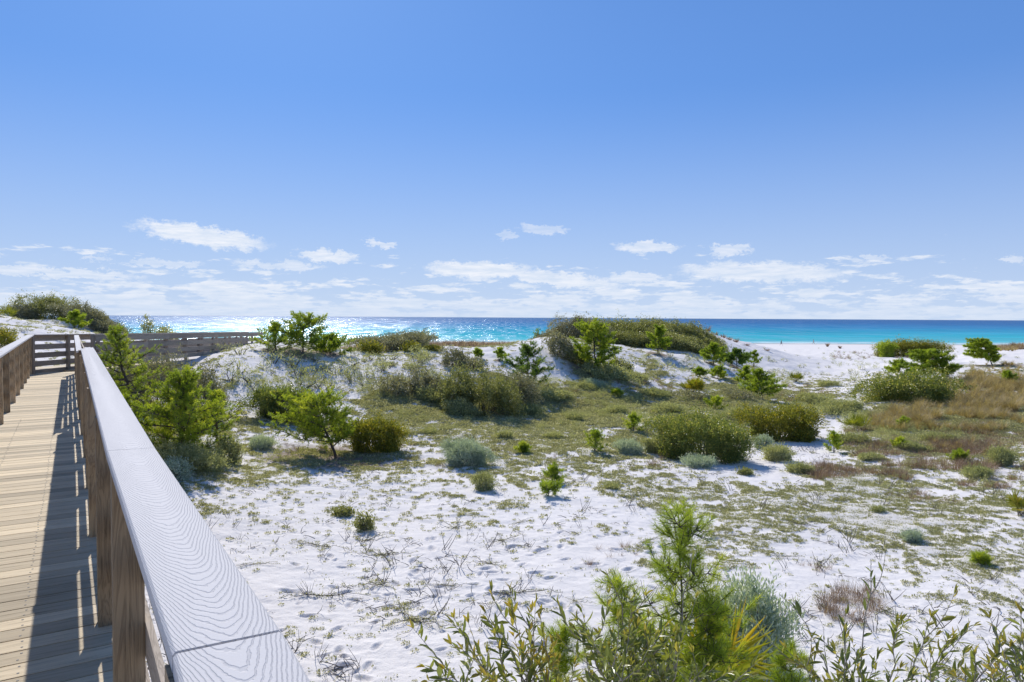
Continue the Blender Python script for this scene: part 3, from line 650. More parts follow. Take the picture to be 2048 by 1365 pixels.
def bush_meshes(O, wx, wy, h, leaf, ratio, n, upness=.5, nl=14, follow=True, bare=.12, spread=2.4, spiky=0.0, stems=16, cvar=.42, flat=1.0, open_=.0, twigr=.008, skirt=.42):
    """returns foliage MB, stems MB. O = world base point (for following the ground)."""
    lob = []
    for i in range(nl):
        a = rnd.uniform(0, 6.283); r = math.sqrt(rnd.random()) * .68; s = rnd.uniform(.20, .46)
        zz = (1 - r * r) ** .5 * rnd.uniform(.62, .95) - s * .6
        lob.append((r * math.cos(a), r * math.sin(a), max(zz, .12), s))
    lob.append((0, 0, .38, .58)); lob = np.array(lob)
    cs = 7
    nc = max(14, n // cs); li = R.choice(len(lob), nc, p=lob[:, 3] ** 2 / (lob[:, 3] ** 2).sum())
    dr = rdir(nc); dr[:, 2] = np.where(dr[:, 2] < -.25, -dr[:, 2] * .6, dr[:, 2])
    rad = lob[li, 3:4] * (1 - open_ * R.random((nc, 1)) - .35 * R.random((nc, 1)) ** 2.2)
    C = (lob[li, :3] + dr * rad)
    jag = (fbm(C[:, 0] * 3.1 + wx, C[:, 1] * 3.1, 3, 3) - .5)
    C *= (1 + jag[:, None] * .5 * cvar * 2)
    spr = R.random(nc) < .08; C[spr] *= R.uniform(1.04, 1.2, (int(spr.sum()), 1)) * [1, 1, 1.05]
    C[:, 2] *= flat
    # skirt: clumps low down round the foot, so the crown comes down to the sand
    ns_ = int(nc * skirt); a_ = R.random(ns_) * 6.283; rr_ = np.percentile(np.hypot(C[:, 0], C[:, 1]), 80) * (.66 + .32 * R.random(ns_)) * (.85 + .3 * fbm(np.cos(a_) * 2 + wx, np.sin(a_) * 2, 6, 2))
    zz_ = np.percentile(C[:, 2], 97) * .62 * R.random(ns_) ** 1.4; rr_ *= 1 - .25 * R.random(ns_)
    C[:ns_] = np.stack([rr_ * np.cos(a_), rr_ * np.sin(a_), zz_], -1); dr[:ns_] = nrm(np.stack([np.cos(a_), np.sin(a_), R.random(ns_)], -1))
    p_ = R.permutation(nc); C = C[p_]; dr = dr[p_]
    C = C * [wx / 2 / np.percentile(np.abs(C[:, 0]), 98.5), wy / 2 / np.percentile(np.abs(C[:, 1]), 98.5), h / np.percentile(C[:, 2], 99.3)]
    C[:, 2] = np.maximum(C[:, 2], bare * h * R.random(nc))
    # break up: drop clumps by noise
    nz = fbm(C[:, 0] / max(wx, .3) * 9, C[:, 1] / max(wy, .3) * 9 + C[:, 2] * 6 / max(h, .2), 8, 3)
    keep = nz > .36 + .1 * (open_ > 0); C = C[keep]; dr = dr[keep]; nc = len(C)
    tn = R.random(nc)
    P = np.repeat(C, cs, 0) + R.normal(size=(nc * cs, 3)) * leaf * spread * .34
    D = nrm(np.repeat(dr, cs, 0) * .6 + UP * upness + rdir(nc * cs) * .85)
    Nn = rdir(nc * cs); Lf = leaf * R.uniform(.65, 1.25, nc * cs)
    tint = np.clip(np.repeat(tn, cs) * .5 + R.random(nc * cs) ** 1.3 * .6, 0, 1)
    hg = np.clip(P[:, 2] / h, 0, 1.2); 
    P[:, 2] = np.maximum(P[:, 2], .01)
    g0 = tz1(O[0], O[1])
    if follow: P[:, 2] += tz(P[:, 0] + O[0], P[:, 1] + O[1]) - g0
    mb = MB(); add_leaves(mb, P, D, Nn, Lf, Lf * ratio, tint)
    sb = MB(); idx = R.choice(nc, min(stems, nc), replace=False)
    for i in idx:
        e = C[i]; b = np.array([e[0] * .25 + rnd.gauss(0, .03) * wx, e[1] * .25 + rnd.gauss(0, .03) * wy, -.03]); m = (b + e) / 2 + np.array([rnd.gauss(0, .05) * wx, rnd.gauss(0, .05) * wy, h * .1])
        m2 = (m + e) / 2 + np.array([rnd.gauss(0, .04) * wx, rnd.gauss(0, .04) * wy, 0])
        q = np.array([b, m, m2, e]) 
        if follow: q[:, 2] += tz(q[:, 0] + O[0], q[:, 1] + O[1]) - g0
        sb.tube(q, [twigr * 1.8, twigr * 1.3, twigr, twigr * .4], 4, .5)
        if rnd.random() < .45:      # bare dead tip beyond the leaves
            e2 = q[3] + (q[3] - q[2]) * rnd.uniform(.1, .35) + UP * h * rnd.uniform(.04, .14); sb.tube([q[3], (q[3] + e2) / 2 + R.normal(size=3) * .01, e2], [twigr * .5, twigr * .4, twigr * .2], 3, .5)
    return mb, sb

def pine_meshes(h, r, cb=.12, lean=(0, 0), wind=(0, 0), nl=26, nlen=.07, nw=.006, tuft=12, trunk_r=None, up=.35, dens_=1.0, flat_top=False, twist=.1, cone=1.0, step=.07):
    tr = trunk_r or (.018 * h + .012); tb = MB(); fb = MB()
    z = np.linspace(0, 1, 9); tw = np.array([[0, 0]] + [[rnd.gauss(0, 1), rnd.gauss(0, 1)] for _ in range(8)]); tw = np.cumsum(tw, 0) * twist * h * .12
    T = np.stack([lean[0] * z + tw[:, 0], lean[1] * z + tw[:, 1], z * h - .04], -1)
    tb.tube(T, tr * (1 - z * .82), 7)
    def tp(f): return np.array([np.interp(f, z, T[:, k]) for k in range(3)])
    PP = []; DD = []; TT = []
    def shoot(a, b, c0, t0):
        """needles along a->b"""
        Ls = np.linalg.norm(b - a); k = max(2, int(Ls / step)); d = (b - a) / (Ls + 1e-9)
        for i in range(k):
            p = a + (b - a) * ((i + .5) / k); n = max(3, int(tuft * dens_))
            q = nrm(rdir(n) * .85 + d * .75 + UP * .18); PP.append(p + q * .004 + R.normal(size=(n, 3)) * step * .18); DD.append(q); TT.append(np.clip(t0 + R.random(n) * .35 + .25 * i / k, 0, 1))
    for i in range(nl):
        f = cb + (1 - cb) * ((i + rnd.random()) / nl) ** (.9); f = min(f, .985); s = tp(f); a = i * 2.39996 + rnd.gauss(0, .35)
        rel = (f - cb) / (1 - cb)
        env = (math.sin(math.pi * min(1, rel * .8 + .32)) ** .8 if not flat_top else (.55 + .45 * rel)) if cone else (1 - .45 * rel) * rnd.uniform(.7, 1.1)
        env = max(env, .22) if rel < .93 else .3
        ln = r * env * rnd.uniform(.62, 1.12); hd = np.array([math.cos(a), math.sin(a), 0])
        e = s + hd * ln + UP * ln * rnd.uniform(up * .4, up * 1.4) + np.array([wind[0], wind[1], 0]) * ln
        m = (s + e) / 2 - UP * ln * .06 + R.normal(size=3) * ln * .06; q = np.array([s, (s + m) / 2 + R.normal(size=3) * ln * .03, m, (m + e) / 2 + UP * .02, e])
        tb.tube(q, np.array([.42, .36, .28, .18, .08]) * tr * (1 - f * .55), 4)
        ns = max(3, int(ln / .12)); tn = rnd.random() * .5
        for k in range(ns + 1):
            g = .30 + .7 * k / ns; p = np.array([np.interp(g, [0, .25, .5, .75, 1], q[:, c]) for c in range(3)]); d0 = nrm(e - s)
            for _ in range(4 if k < ns else 2):
                sd_ = nrm(d0 * .5 + rdir(1)[0] * .95 + UP * .38) if k < ns else nrm(d0 + UP * .5); L2 = rnd.uniform(.10, .24) * min(1, .45 + r * .45)
                e2 = p + sd_ * L2; tb.tube([p, e2], [tr * .1 + .002, .002], 3, cap=False); shoot(p + sd_ * L2 * .15, e2, 0, tn)
    top = tp(1.0); shoot(tp(.86), top + UP * h * .03, 0, .4)
    P = np.concatenate(PP); D = np.concatenate(DD); t_ = np.concatenate(TT); add_needles(fb, P, D, nlen * R.uniform(.7, 1.15, len(P)), nw, t_)
    return fb, tb

def palm_meshes(nf, size, blades=22, wd=.03):
    fb = MB(); sb = MB()
    for i in range(nf):
        a = i * 2.4 + rnd.random(); el = rnd.uniform(.5, 1.25); d = np.array([math.cos(a) * math.cos(el), math.sin(a) * math.cos(el), math.sin(el)])
        b = np.array([rnd.gauss(0, .06), rnd.gauss(0, .06), 0]) * size; pl = size * rnd.uniform(.35, .6); c = b + d * pl
        sb.tube([b, (b + c) / 2 + UP * .02, c], [.008 * size + .003, .006, .005], 4)
        s = nrm(np.cross(d, UP)); tl = rnd.random()
        up_ = nrm(np.cross(s, d)); fan = nrm(d * .9 + up_ * rnd.uniform(-.3, .5)); 
        th = np.linspace(-1.75, 1.75, blades) + R.normal(size=blades) * .04
        D = nrm(np.cos(th)[:, None] * fan + np.sin(th)[:, None] * s + R.normal(size=(blades, 3)) * .06)
        L = size * .5 * (1 - .22 * abs(th) / 1.75) * R.uniform(.85, 1.1, blades)
        add_leaves(fb, np.repeat(c[None], blades, 0), D, np.repeat(up_[None], blades, 0) + rdir(blades) * .25, L, wd * size * R.uniform(.8, 1.2, blades), np.clip(tl * .55 + R.random(blades) * .45, 0, 1), .03)
    return fb, sb
def grass_mesh(n, r, h, w, droop=.6, sp=.5):
    mb = MB(); a = R.random(n) * 6.283; rr = r * np.sqrt(R.random(n)) * .35; P = np.stack([rr * np.cos(a), rr * np.sin(a), np.full(n, -.01)], -1)
    D = nrm(np.stack([np.cos(a) * sp * R.random(n), np.sin(a) * sp * R.random(n), np.ones(n)], -1) + R.normal(size=(n, 3)) * .12)
    add_blades(mb, P, D, h * R.uniform(.5, 1.1, n), w, R.random(n), droop); return mb

# ------------------------------------------------------------------ placing plants
USED = []
def put(name, cat, label, group, base, parts):
    """one plant = an Empty with its part meshes"""
    r = empty(name, base); tag(r, label, cat, group)
    for (pn, mb, mt) in parts: mb.build(pn, M[mt], r)
    USED.append(r); return r
def copy_tree(o, parent=None):
    c = o.copy(); COL.objects.link(c); c.parent = parent
    for ch in list(o.children): copy_tree(ch, c)
    return c
def place(px, by=None, d=None):
    """ground point seen at a picture place, or at a given distance in that direction"""
    if d is None:
        p = hit(px, by)
        if p is None: p = at_depth(px, by, 60)
    else: p = at_depth(px, 650, d)
    p[2] = tz1(p[0], p[1]); return p
def metres(p, px_size): return px_size * p[1] / F
def height_to(p, top_y, px=None):
    q = at_depth(px if px is not None else 1024, top_y, p[1]); return max(q[2] - p[2], .12)

def bush(px, by=None, top=0, wpx=0, label="", mat='oak', d=None, group=None, cat='shrub', name='scrub_bush', depth=.8, leaf=None, ratio=.55, k=5.0, stemmat='bark', lit=0, hadd=0, **kw):
    p = place(px, by, d); w = metres(p, wpx); wy = w * depth
    if d is None:      # 'by' is the front foot of the bush: its middle stands half its depth farther back
        p = place(px, d=p[1] + wy * .40)
    h = height_to(p, top + 2, px) + hadd; lf = leaf or max(.036, p[1] * .0025); lf = min(lf, max(.034, h * .3))
    area = w * h * .8 + w * wy * .35; n = int(min(70000, max(260, 1.35 * k * area / (lf * lf * ratio * .5)))); 
    mb, sb = bush_meshes(p, w, wy, h, lf, ratio, n, **kw)
    if lit: LITTER.append((p[0], p[1], w * .5 * lit, .9))
    return put(name, cat, label, group, p, [('foliage', mb, mat), ('stems', sb, stemmat)])
def pine(px, by, top, wpx, label, mat='pine', d=None, group='young pines growing on the dunes', lit=.5, stemmat='bark_dark', k=1.0, name='young_pine', cat='pine', **kw):
    p = place(px, by, d); h = height_to(p, top, px); r = metres(p, wpx) / 2
    nw = max(.0045, p[1] * .00055); nl_ = max(.065, p[1] * .0030); st = max(.045, p[1] * .0024)
    kw.setdefault('nlen', nl_); kw.setdefault('nw', nw); kw.setdefault('step', st)
    if lit: LITTER.append((p[0] - .1, p[1] - .2 * r, r * lit * 1.3, 1.0))
    fb, tb = pine_meshes(h, r, **kw)
    return put(name, cat, label, group, p, [('foliage', fb, mat), ('trunk', tb, stemmat)])
def palmetto(px, by, top, wpx, label, d=None, nf=11, **kw):
    p = place(px, by, d); sz = max(metres(p, wpx) * .55, height_to(p, top, px) * .8); fb, sb = palm_meshes(nf, sz, **kw)
    return put('saw_palmetto', 'palmetto', label, 'saw palmettos', p, [('fronds', fb, 'palm'), ('stalks', sb, 'bark')])
# ------------------------------------------------------------------ near bay-leaved shrubs
def bezier(a, b, c, n=9):
    t = np.linspace(0, 1, n)[:, None]; return (1 - t) ** 2 * a + 2 * t * (1 - t) * b + t * t * c
def big_leaves(mb, P, D, N, L, W, tint, curl=.15):
    n = len(P); S = nrm(np.cross(D, N)); U = nrm(np.cross(S, D)); L = L[:, None]; W = W[:, None]; rows = []
    for f, ww in ((0, .10), (.22, .72), (.5, 1.0), (.78, .66), (1, .04)):
        c = P + D * L * f - U * L * curl * f * f; rows.append(c + S * W * ww * .5 + U * W * .28 * ww); rows.append(c); rows.append(c - S * W * ww * .5 + U * W * .28 * ww)
    V = np.stack(rows, 1).reshape(-1, 3); b = np.arange(n)[:, None] * 15; fs = []
    for k in range(4):
        for j in (0, 1): fs.append(b + np.array([[3 * k + j, 3 * k + j + 1, 3 * k + j + 4, 3 * k + j + 3]]))
    mb.add(V, np.concatenate(fs, 0), np.tile(tint, 8))
def bay_shrub(label, bpx, bd, tips, leaf=.092, bare=(), twigs=5, name='bay_shrub', group='leafy bay shrubs along the bottom of the view', wl=.25):
    base = at_depth(bpx, 900, bd); base[2] = tz1(base[0], base[1]); fb = MB(); sb = MB()
    P = []; D = []; Ls = []; Tn = []
    hub = np.array([0, 0, .0])
    for ti, (px, py, d) in enumerate(tips):
        tip = at_depth(px, py, d) - base; fork = hub + np.array([rnd.gauss(0, .08), rnd.gauss(0, .08), 0])
        mid = np.array([tip[0] * .35 + rnd.gauss(0, .08), tip[1] * .35 + rnd.gauss(0, .08), tip[2] * .72]); c = bezier(fork, mid, tip, 12); c[1:-1] += R.normal(size=(10, 3)) * .008
        rr = rnd.uniform(.006, .010); sb.tube(c, np.linspace(rr, .0016, 12), 6)
        isbare = ti in bare; tn = rnd.random() * .5
        nsh = twigs if not isbare else 1; ends = [(c, .62, 1.0)]
        for k in range(nsh):
            f = rnd.uniform(.52, .93); q = np.array([np.interp(f, np.linspace(0, 1, 12), c[:, j]) for j in range(3)]); dm = nrm(c[-1] - c[6]); dd = nrm(dm * .7 + rdir(1)[0] * .8 + UP * .35); L2 = rnd.uniform(.12, .34)
            tw = bezier(q, q + dd * L2 * .5 + R.normal(size=3) * .02, q + dd * L2 + UP * L2 * .22, 7); sb.tube(tw, np.linspace(.0035, .0012, 7), 5); ends.append((tw, .12, 1.0))
        for (cc, f0, f1) in ends:
            ll = np.linalg.norm(np.diff(cc, axis=0), axis=1).sum() * (f1 - f0); k = max(3, int(ll / (.027 if not isbare else .07))); u = np.linspace(0, 1, len(cc))
            for i in range(k):
                f = f0 + (f1 - f0) * (i + rnd.random() * .5) / k; q = np.array([np.interp(f, u, cc[:, j]) for j in range(3)]); d0 = nrm(cc[min(int(f * (len(cc) - 1)) + 1, len(cc) - 1)] - cc[int(f * (len(cc) - 1.01))])
                if rnd.random() < .18: continue
                P.append(q); D.append(nrm(d0 * .75 + rdir(1)[0] * .75 + UP * .22)); Ls.append(leaf * rnd.uniform(.6, 1.15) * (1 if i < k - 2 else .7)); Tn.append(min(1, tn + rnd.random() * .5 + (.25 if i >= k - 2 else 0)))
            for _ in range(3 if not isbare else 0): P.append(cc[-1]); D.append(nrm(nrm(cc[-1] - cc[-2]) + rdir(1)[0] * .45)); Ls.append(leaf * rnd.uniform(.5, .8)); Tn.append(rnd.uniform(.7, 1))
    P = np.array(P); D = np.array(D); Ls = np.array(Ls); big_leaves(fb, P, D, nrm(UP + rdir(len(P)) * .7), Ls, Ls * wl * R.uniform(.8, 1.2, len(P)), np.array(Tn), .12)
    r = empty(name, base); tag(r, label, 'shrub', group); fb.build('foliage', M['near_leaf'], r, True); sb.build('stems', M['twig'], r, True); return r

# ------------------------------------------------------------------ scattered stuff through geometry nodes
def scatter(name, mesh_objs, pts, rz, sc, pick, tilt, mat):
    me = bpy.data.meshes.new(name); me.vertices.add(len(pts)); me.vertices.foreach_set('co', np.asarray(pts, float).ravel())
    for nm, arr in (('rz', rz), ('sc', sc), ('tx', tilt[:, 0]), ('ty', tilt[:, 1])):
        a = me.attributes.new(nm, 'FLOAT', 'POINT'); a.data.foreach_set('value', np.asarray(arr, float))
    a = me.attributes.new('pick', 'INT', 'POINT'); a.data.foreach_set('value', np.asarray(pick, np.int32))
    me.materials.append(mat); o = bpy.data.objects.new(name, me); COL.objects.link(o)
    ng = bpy.data.node_groups.new(name + '_nodes', 'GeometryNodeTree')
    ng.interface.new_socket('Geometry', in_out='INPUT', socket_type='NodeSocketGeometry'); ng.interface.new_socket('Geometry', in_out='OUTPUT', socket_type='NodeSocketGeometry')
    t = NT(ng); gi = t.new('NodeGroupInput'); go = t.new('NodeGroupOutput'); jn = t.new('GeometryNodeJoinGeometry')
    for q in reversed(mesh_objs):
        oi = t.new('GeometryNodeObjectInfo'); oi.inputs['Object'].default_value = q; oi.inputs['As Instance'].default_value = True; t.l.new(oi.outputs['Geometry'], jn.inputs[0])
    iop = t.new('GeometryNodeInstanceOnPoints'); t.l.new(gi.outputs[0], iop.inputs['Points']); t.l.new(jn.outputs[0], iop.inputs['Instance']); iop.inputs['Pick Instance'].default_value = True
    def na(n, ty='FLOAT'):
        x = t.new('GeometryNodeInputNamedAttribute'); x.data_type = ty; x.inputs['Name'].default_value = n
        return [s for s in x.outputs if s.enabled and s.name == 'Attribute'][0]
    t.l.new(na('pick', 'INT'), iop.inputs['Instance Index'])
    cx = t.new('ShaderNodeCombineXYZ'); t.l.new(na('tx'), cx.inputs[0]); t.l.new(na('ty'), cx.inputs[1]); t.l.new(na('rz'), cx.inputs[2]); t.l.new(cx.outputs[0], iop.inputs['Rotation'])
    cs = t.new('ShaderNodeCombineXYZ'); 
    for k in range(3): t.l.new(na('sc'), cs.inputs[k])
    t.l.new(cs.outputs[0], iop.inputs['Scale']); t.l.new(iop.outputs[0], go.inputs[0])
    md = o.modifiers.new('scatter', 'NODES'); md.node_group = ng; o['kind'] = 'stuff'; return o
def proto(name, mb, mat):
    me = mb.mesh(name); me.materials.append(M[mat]); return bpy.data.objects.new(name, me)
def normals_tilt(x, y):
    e = .15; z0 = tz(x, y); zx = tz(x + e, y); zy = tz(x, y + e); return np.stack([(zy - z0) / e, -(zx - z0) / e], -1), z0
def build_stuff():
    # ground cover tufts
    protos = []
    for k in range(5):
        mb = MB(); n = 34; a = R.random(n) * 6.283; r = np.sqrt(R.random(n)) * .055; P = np.stack([r * np.cos(a), r * np.sin(a), np.abs(R.normal(size=n)) * .008], -1)
        D = nrm(P * [12, 12, 0] + UP * R.uniform(.25, 1.1, (n, 1)) + rdir(n) * .45); L = R.uniform(.018, .038, n); add_leaves(mb, P, D, rdir(n), L, L * .5, R.random(n)); protos.append(proto('ground_cover_tuft', mb, 'mat'))
    N = 1500000; d = np.exp(R.uniform(math.log(5.2), math.log(62), N)); keep = R.random(N) < (d / 34.) ** 1.3; d = d[keep]; u = R.uniform(-.80, .80, len(d)); x = u * d; y = d
    z = tz0(x, y); dn, cv = cover(x, y, z); m = cv > .50 + .30 * R.random(len(x)) ; m |= (R.random(len(x)) < dn * .05); x = x[m]; y = y[m]; cv = cv[m]
    on_walk = (x < on_walk_x(y)) & (x > on_walk_x(y) - 2.4); x = x[~on_walk]; y = y[~on_walk]; n = len(x)
    print('ground cover tufts', n)
    tl, z = normals_tilt(x, y); sc = R.uniform(.6, 1.25, n) * np.clip(y / 14, .75, 1.9)
    scatter('ground_cover', protos, np.stack([x, y, z + .004], -1), R.random(n) * 6.283, sc, R.integers(0, 5, n), tl, M['mat'])
    # tiny leaves and sprigs scattered on the open sand near the viewer
    protos = []
    for k in range(4):
        mb = MB(); n = rnd.randint(3, 8); a = R.random(n) * 6.283; r = np.sqrt(R.random(n)) * .03; P = np.stack([r * np.cos(a), r * np.sin(a), np.zeros(n) + .004], -1)
        D = nrm(P * [10, 10, 0] + UP * .35 + rdir(n) * .5); L = R.uniform(.012, .03, n); add_leaves(mb, P, D, rdir(n), L, L * .55, R.random(n)); protos.append(proto('sand_sprig', mb, 'mat'))
    N = 60000; d = np.exp(R.uniform(math.log(5.2), math.log(26), N)); keep = R.random(N) < (d / 26) ** 1.0 * .5; d = d[keep]; x = R.uniform(-.75, .8, len(d)) * d; y = d
    m = fbm(x * 1.6, y * 1.6, 41, 3) > .54; x = x[m]; y = y[m]; w = (x < on_walk_x(y)) & (x > on_walk_x(y) - 2.4); x = x[~w]; y = y[~w]; n = len(x); tl, z = normals_tilt(x, y)
    print('sprigs', n)
    scatter('sand_sprigs', protos, np.stack([x, y, z], -1), R.random(n) * 6.283, R.uniform(.35, 1.0, n) ** 1.0 * 1.3, R.integers(0, 4, n), tl, M['mat'])
    # fallen twigs, bits of bark and dry stalks lying about
    protos = []
    for k in range(6):
        mb = MB(); n = rnd.randint(1, 4)
        for _ in range(n):
            a = rnd.random() * 6.28; L = rnd.uniform(.03, .14); o_ = R.normal(size=3) * [.03, .03, 0] + [0, 0, .006]; d_ = np.array([math.cos(a), math.sin(a), rnd.uniform(0, .5) if k < 4 else 1.4])
            mb.tube([o_, o_ + d_ * L * .5 + R.normal(size=3) * .006, o_ + d_ * L], [.0035, .003, .0015], 4)
        protos.append(proto('fallen_twigs', mb, 'bark'))
    N = 16000; d = np.exp(R.uniform(math.log(5.2), math.log(22), N)); keep = R.random(N) < (d / 22) * .42; d = d[keep]; x = R.uniform(-.7, .8, len(d)) * d; y = d
    m = fbm(x * .9, y * .9, 61, 3) > .51; x = x[m]; y = y[m]; w = (x < on_walk_x(y)) & (x > on_walk_x(y) - 2.4); x = x[~w]; y = y[~w]; n = len(x); tl, z = normals_tilt(x, y)
    scatter('fallen_twigs', protos, np.stack([x, y, z], -1), R.random(n) * 6.283, R.uniform(.5, 1.6, n), R.integers(0, 6, n), tl, M['bark'])
    # heath and grass tufts between the shrubs, reddish dry stems, tan grass stand, far fore-dune grass
    def field(name, protos, mat, regions, scl):
        X = []; Y = []; S_ = []
        for (px, py, rx, ry, cnt, s) in regions:
            for _ in range(cnt):
                a = rnd.random() * 6.283; q = math.sqrt(rnd.random()); p = hit(px + rx * q * math.cos(a), py + ry * q * math.sin(a))
                if p is None: continue
                if fbm(p[0] * .8, p[1] * .8, 51, 3) < .42: continue
                if py < 1000 and float(dens(np.array([p[0]]), np.array([p[1]]), np.array([p[2]]))[0]) < .17: continue
                X.append(p[0]); Y.append(p[1]); S_.append(s * rnd.uniform(.6, 1.3))
        x = np.array(X); y = np.array(Y); n = len(x); tl, z = normals_tilt(x, y)
        scatter(name, protos, np.stack([x, y, z], -1), R.random(n) * 6.283, np.array(S_) * scl, R.integers(0, len(protos), n), tl * .3, M[mat])
    gp = [proto('grass_tuft', grass_mesh(60, .20, .80, .013, .6, .6), 'grass') for _ in range(4)]
    field('tan_dune_grass', gp, 'grass', [(1990, 790, 130, 38, 620, 1.15), (1880, 835, 110, 20, 240, .9), (1800, 850, 60, 16, 90, .8), (1950, 850, 110, 20, 160, .8), (2020, 695, 50, 9, 120, 1.0), (1960, 900, 120, 30, 70, .5), (2000, 740, 60, 12, 60, .8)], 1.0)
    rp = [proto('dry_stem_tuft', grass_mesh(26, .22, .30, .007, .3, 1.2), 'redstem') for _ in range(3)]
    field('reddish_dry_stems', rp, 'redstem', [(1640, 945, 90, 16, 260, 1.1), (1850, 925, 150, 40, 620, 1.2), (1960, 880, 110, 30, 340, 1.2), (1730, 880, 70, 20, 130, 1.1), (1900, 985, 130, 25, 160, .9), (1850, 715, 60, 6, 90, 2.4), (1700, 712, 50, 8, 90, 2.4), (1290, 770, 60, 20, 60, 1.3), (1340, 930, 50, 12, 40, .9),
        (1700, 1210, 60, 45, 60, .75), (1620, 1150, 50, 20, 20, .6), (1820, 1140, 40, 12, 22, .6), (1980, 950, 80, 30, 130, 1), (1600, 790, 60, 20, 80, 1.4), (1120, 800, 90, 25, 80, 1), (1230, 1120, 60, 30, 24, .5), (880, 900, 300, 40, 120, .6), (620, 880, 120, 25, 60, .7)], 1.0)
    hp = []
    for _ in range(4):
        mb, sb = bush_meshes(np.array([0, 15, 0.]), .36, .36, .2, .035, .35, 230, follow=False, upness=1.1, nl=5, stems=2, bare=.05); hp.append(proto('heath_tuft', mb, 'heath'))
    field('low_heath_cover', hp, 'heath', [(1000, 840, 220, 30, 150, .8), (1250, 820, 160, 40, 220, 1.0), (1450, 810, 90, 30, 120, 1.1), (1120, 780, 110, 20, 110, 1.1), (1650, 830, 90, 22, 170, 1.5), (1780, 870, 120, 24, 110, 1.0), (1560, 900, 60, 16, 50, 1.0), (1900, 960, 150, 45, 90, .8), (1280, 880, 140, 40, 60, .8), (800, 790, 90, 20, 70, .9), (460, 930, 110, 30, 40, .7), (1300, 735, 110, 20, 60, 1.2), (1540, 760, 70, 20, 50, 1.2), (1760, 720, 120, 20, 90, 1.6), (500, 770, 60, 40, 30, .8), (1900, 860, 140, 20, 60, 1.0), (350, 850, 90, 60, 40, 1.0)], 1.0)
    fp = [proto('fore_dune_grass_tuft', grass_mesh(40, .8, 1.15, .05, .5, .9), 'redstem') for _ in range(3)] + [proto('fore_dune_grass_tuft', grass_mesh(40, .8, 1.0, .05, .5, .9), 'grass')]
    X = []; Y = []
    for (a, b, d0, d1, c) in ((180, 780, 70, 110, 700), (740, 1120, 84, 108, 700), (1040, 1130, 52, 80, 220), (1990, 2048, 86, 96, 60)):
        for _ in range(c):
            p = at_depth(rnd.uniform(a, b), 650, rnd.uniform(d0, d1)); X.append(p[0]); Y.append(p[1])
    x = np.array(X); y = np.array(Y); n = len(x); scatter('fore_dune_grass', fp, np.stack([x, y, tz(x, y)], -1), R.random(n) * 6.283, R.uniform(.6, 1.2, n), R.integers(0, 4, n), np.zeros((n, 2)), M['grass'])

_WX = None
def on_walk_x(y):
    """x of the right edge of the boardwalk at a given y"""
    global _WX
    if _WX is None:
        a = [on_plane(px, py, EYE - 1.57) for px, py in ((221, 1500), (189.7, 1251), (168.6, 975), (152.5, 810), (148, 738))]
        _WX = (np.array([p[1] for p in a] + [21.5, 37.5]), np.array([p[0] for p in a] + [-12.1, -12.4]))
    return np.interp(y, _WX[0], _WX[1]) + .35

# ------------------------------------------------------------------ runners, people
def runner_mesh(seed):
    r = random.Random(seed); tb = MB(); fb = MB(); P = []; D = []
    for i in range(r.randint(5, 9)):
        a = r.uniform(0, 6.283); L = r.uniform(.25, .75); pts = []; x = y = 0; z = .02
        for k in range(9):
            pts.append((x, y, z)); a += r.gauss(0, .22); x += math.cos(a) * L / 8; y += math.sin(a) * L / 8; z = .015 + .06 * math.sin(k / 8 * 3.1) * r.random()
        tb.tube(pts, np.linspace(.006, .002, 9), 4)
        for k in range(int(L * 40)):
            f = r.random() ** .6; j = min(7, int(f * 8)); p = np.array(pts[j]) + (np.array(pts[j + 1]) - np.array(pts[j])) * r.random(); P.append(p + [r.gauss(0, .012), r.gauss(0, .012), .008]); D.append([r.gauss(0, 1), r.gauss(0, 1), .8])
    for k in range(60): P.append([r.gauss(0, .07), r.gauss(0, .07), abs(r.gauss(0, .03))]); D.append([r.gauss(0, 1), r.gauss(0, 1), 1.])
    P = np.array(P); add_leaves(fb, P, nrm(np.array(D)), rdir(len(P)), R.uniform(.018, .034, len(P)), R.uniform(.010, .016, len(P)), R.random(len(P))); return fb, tb
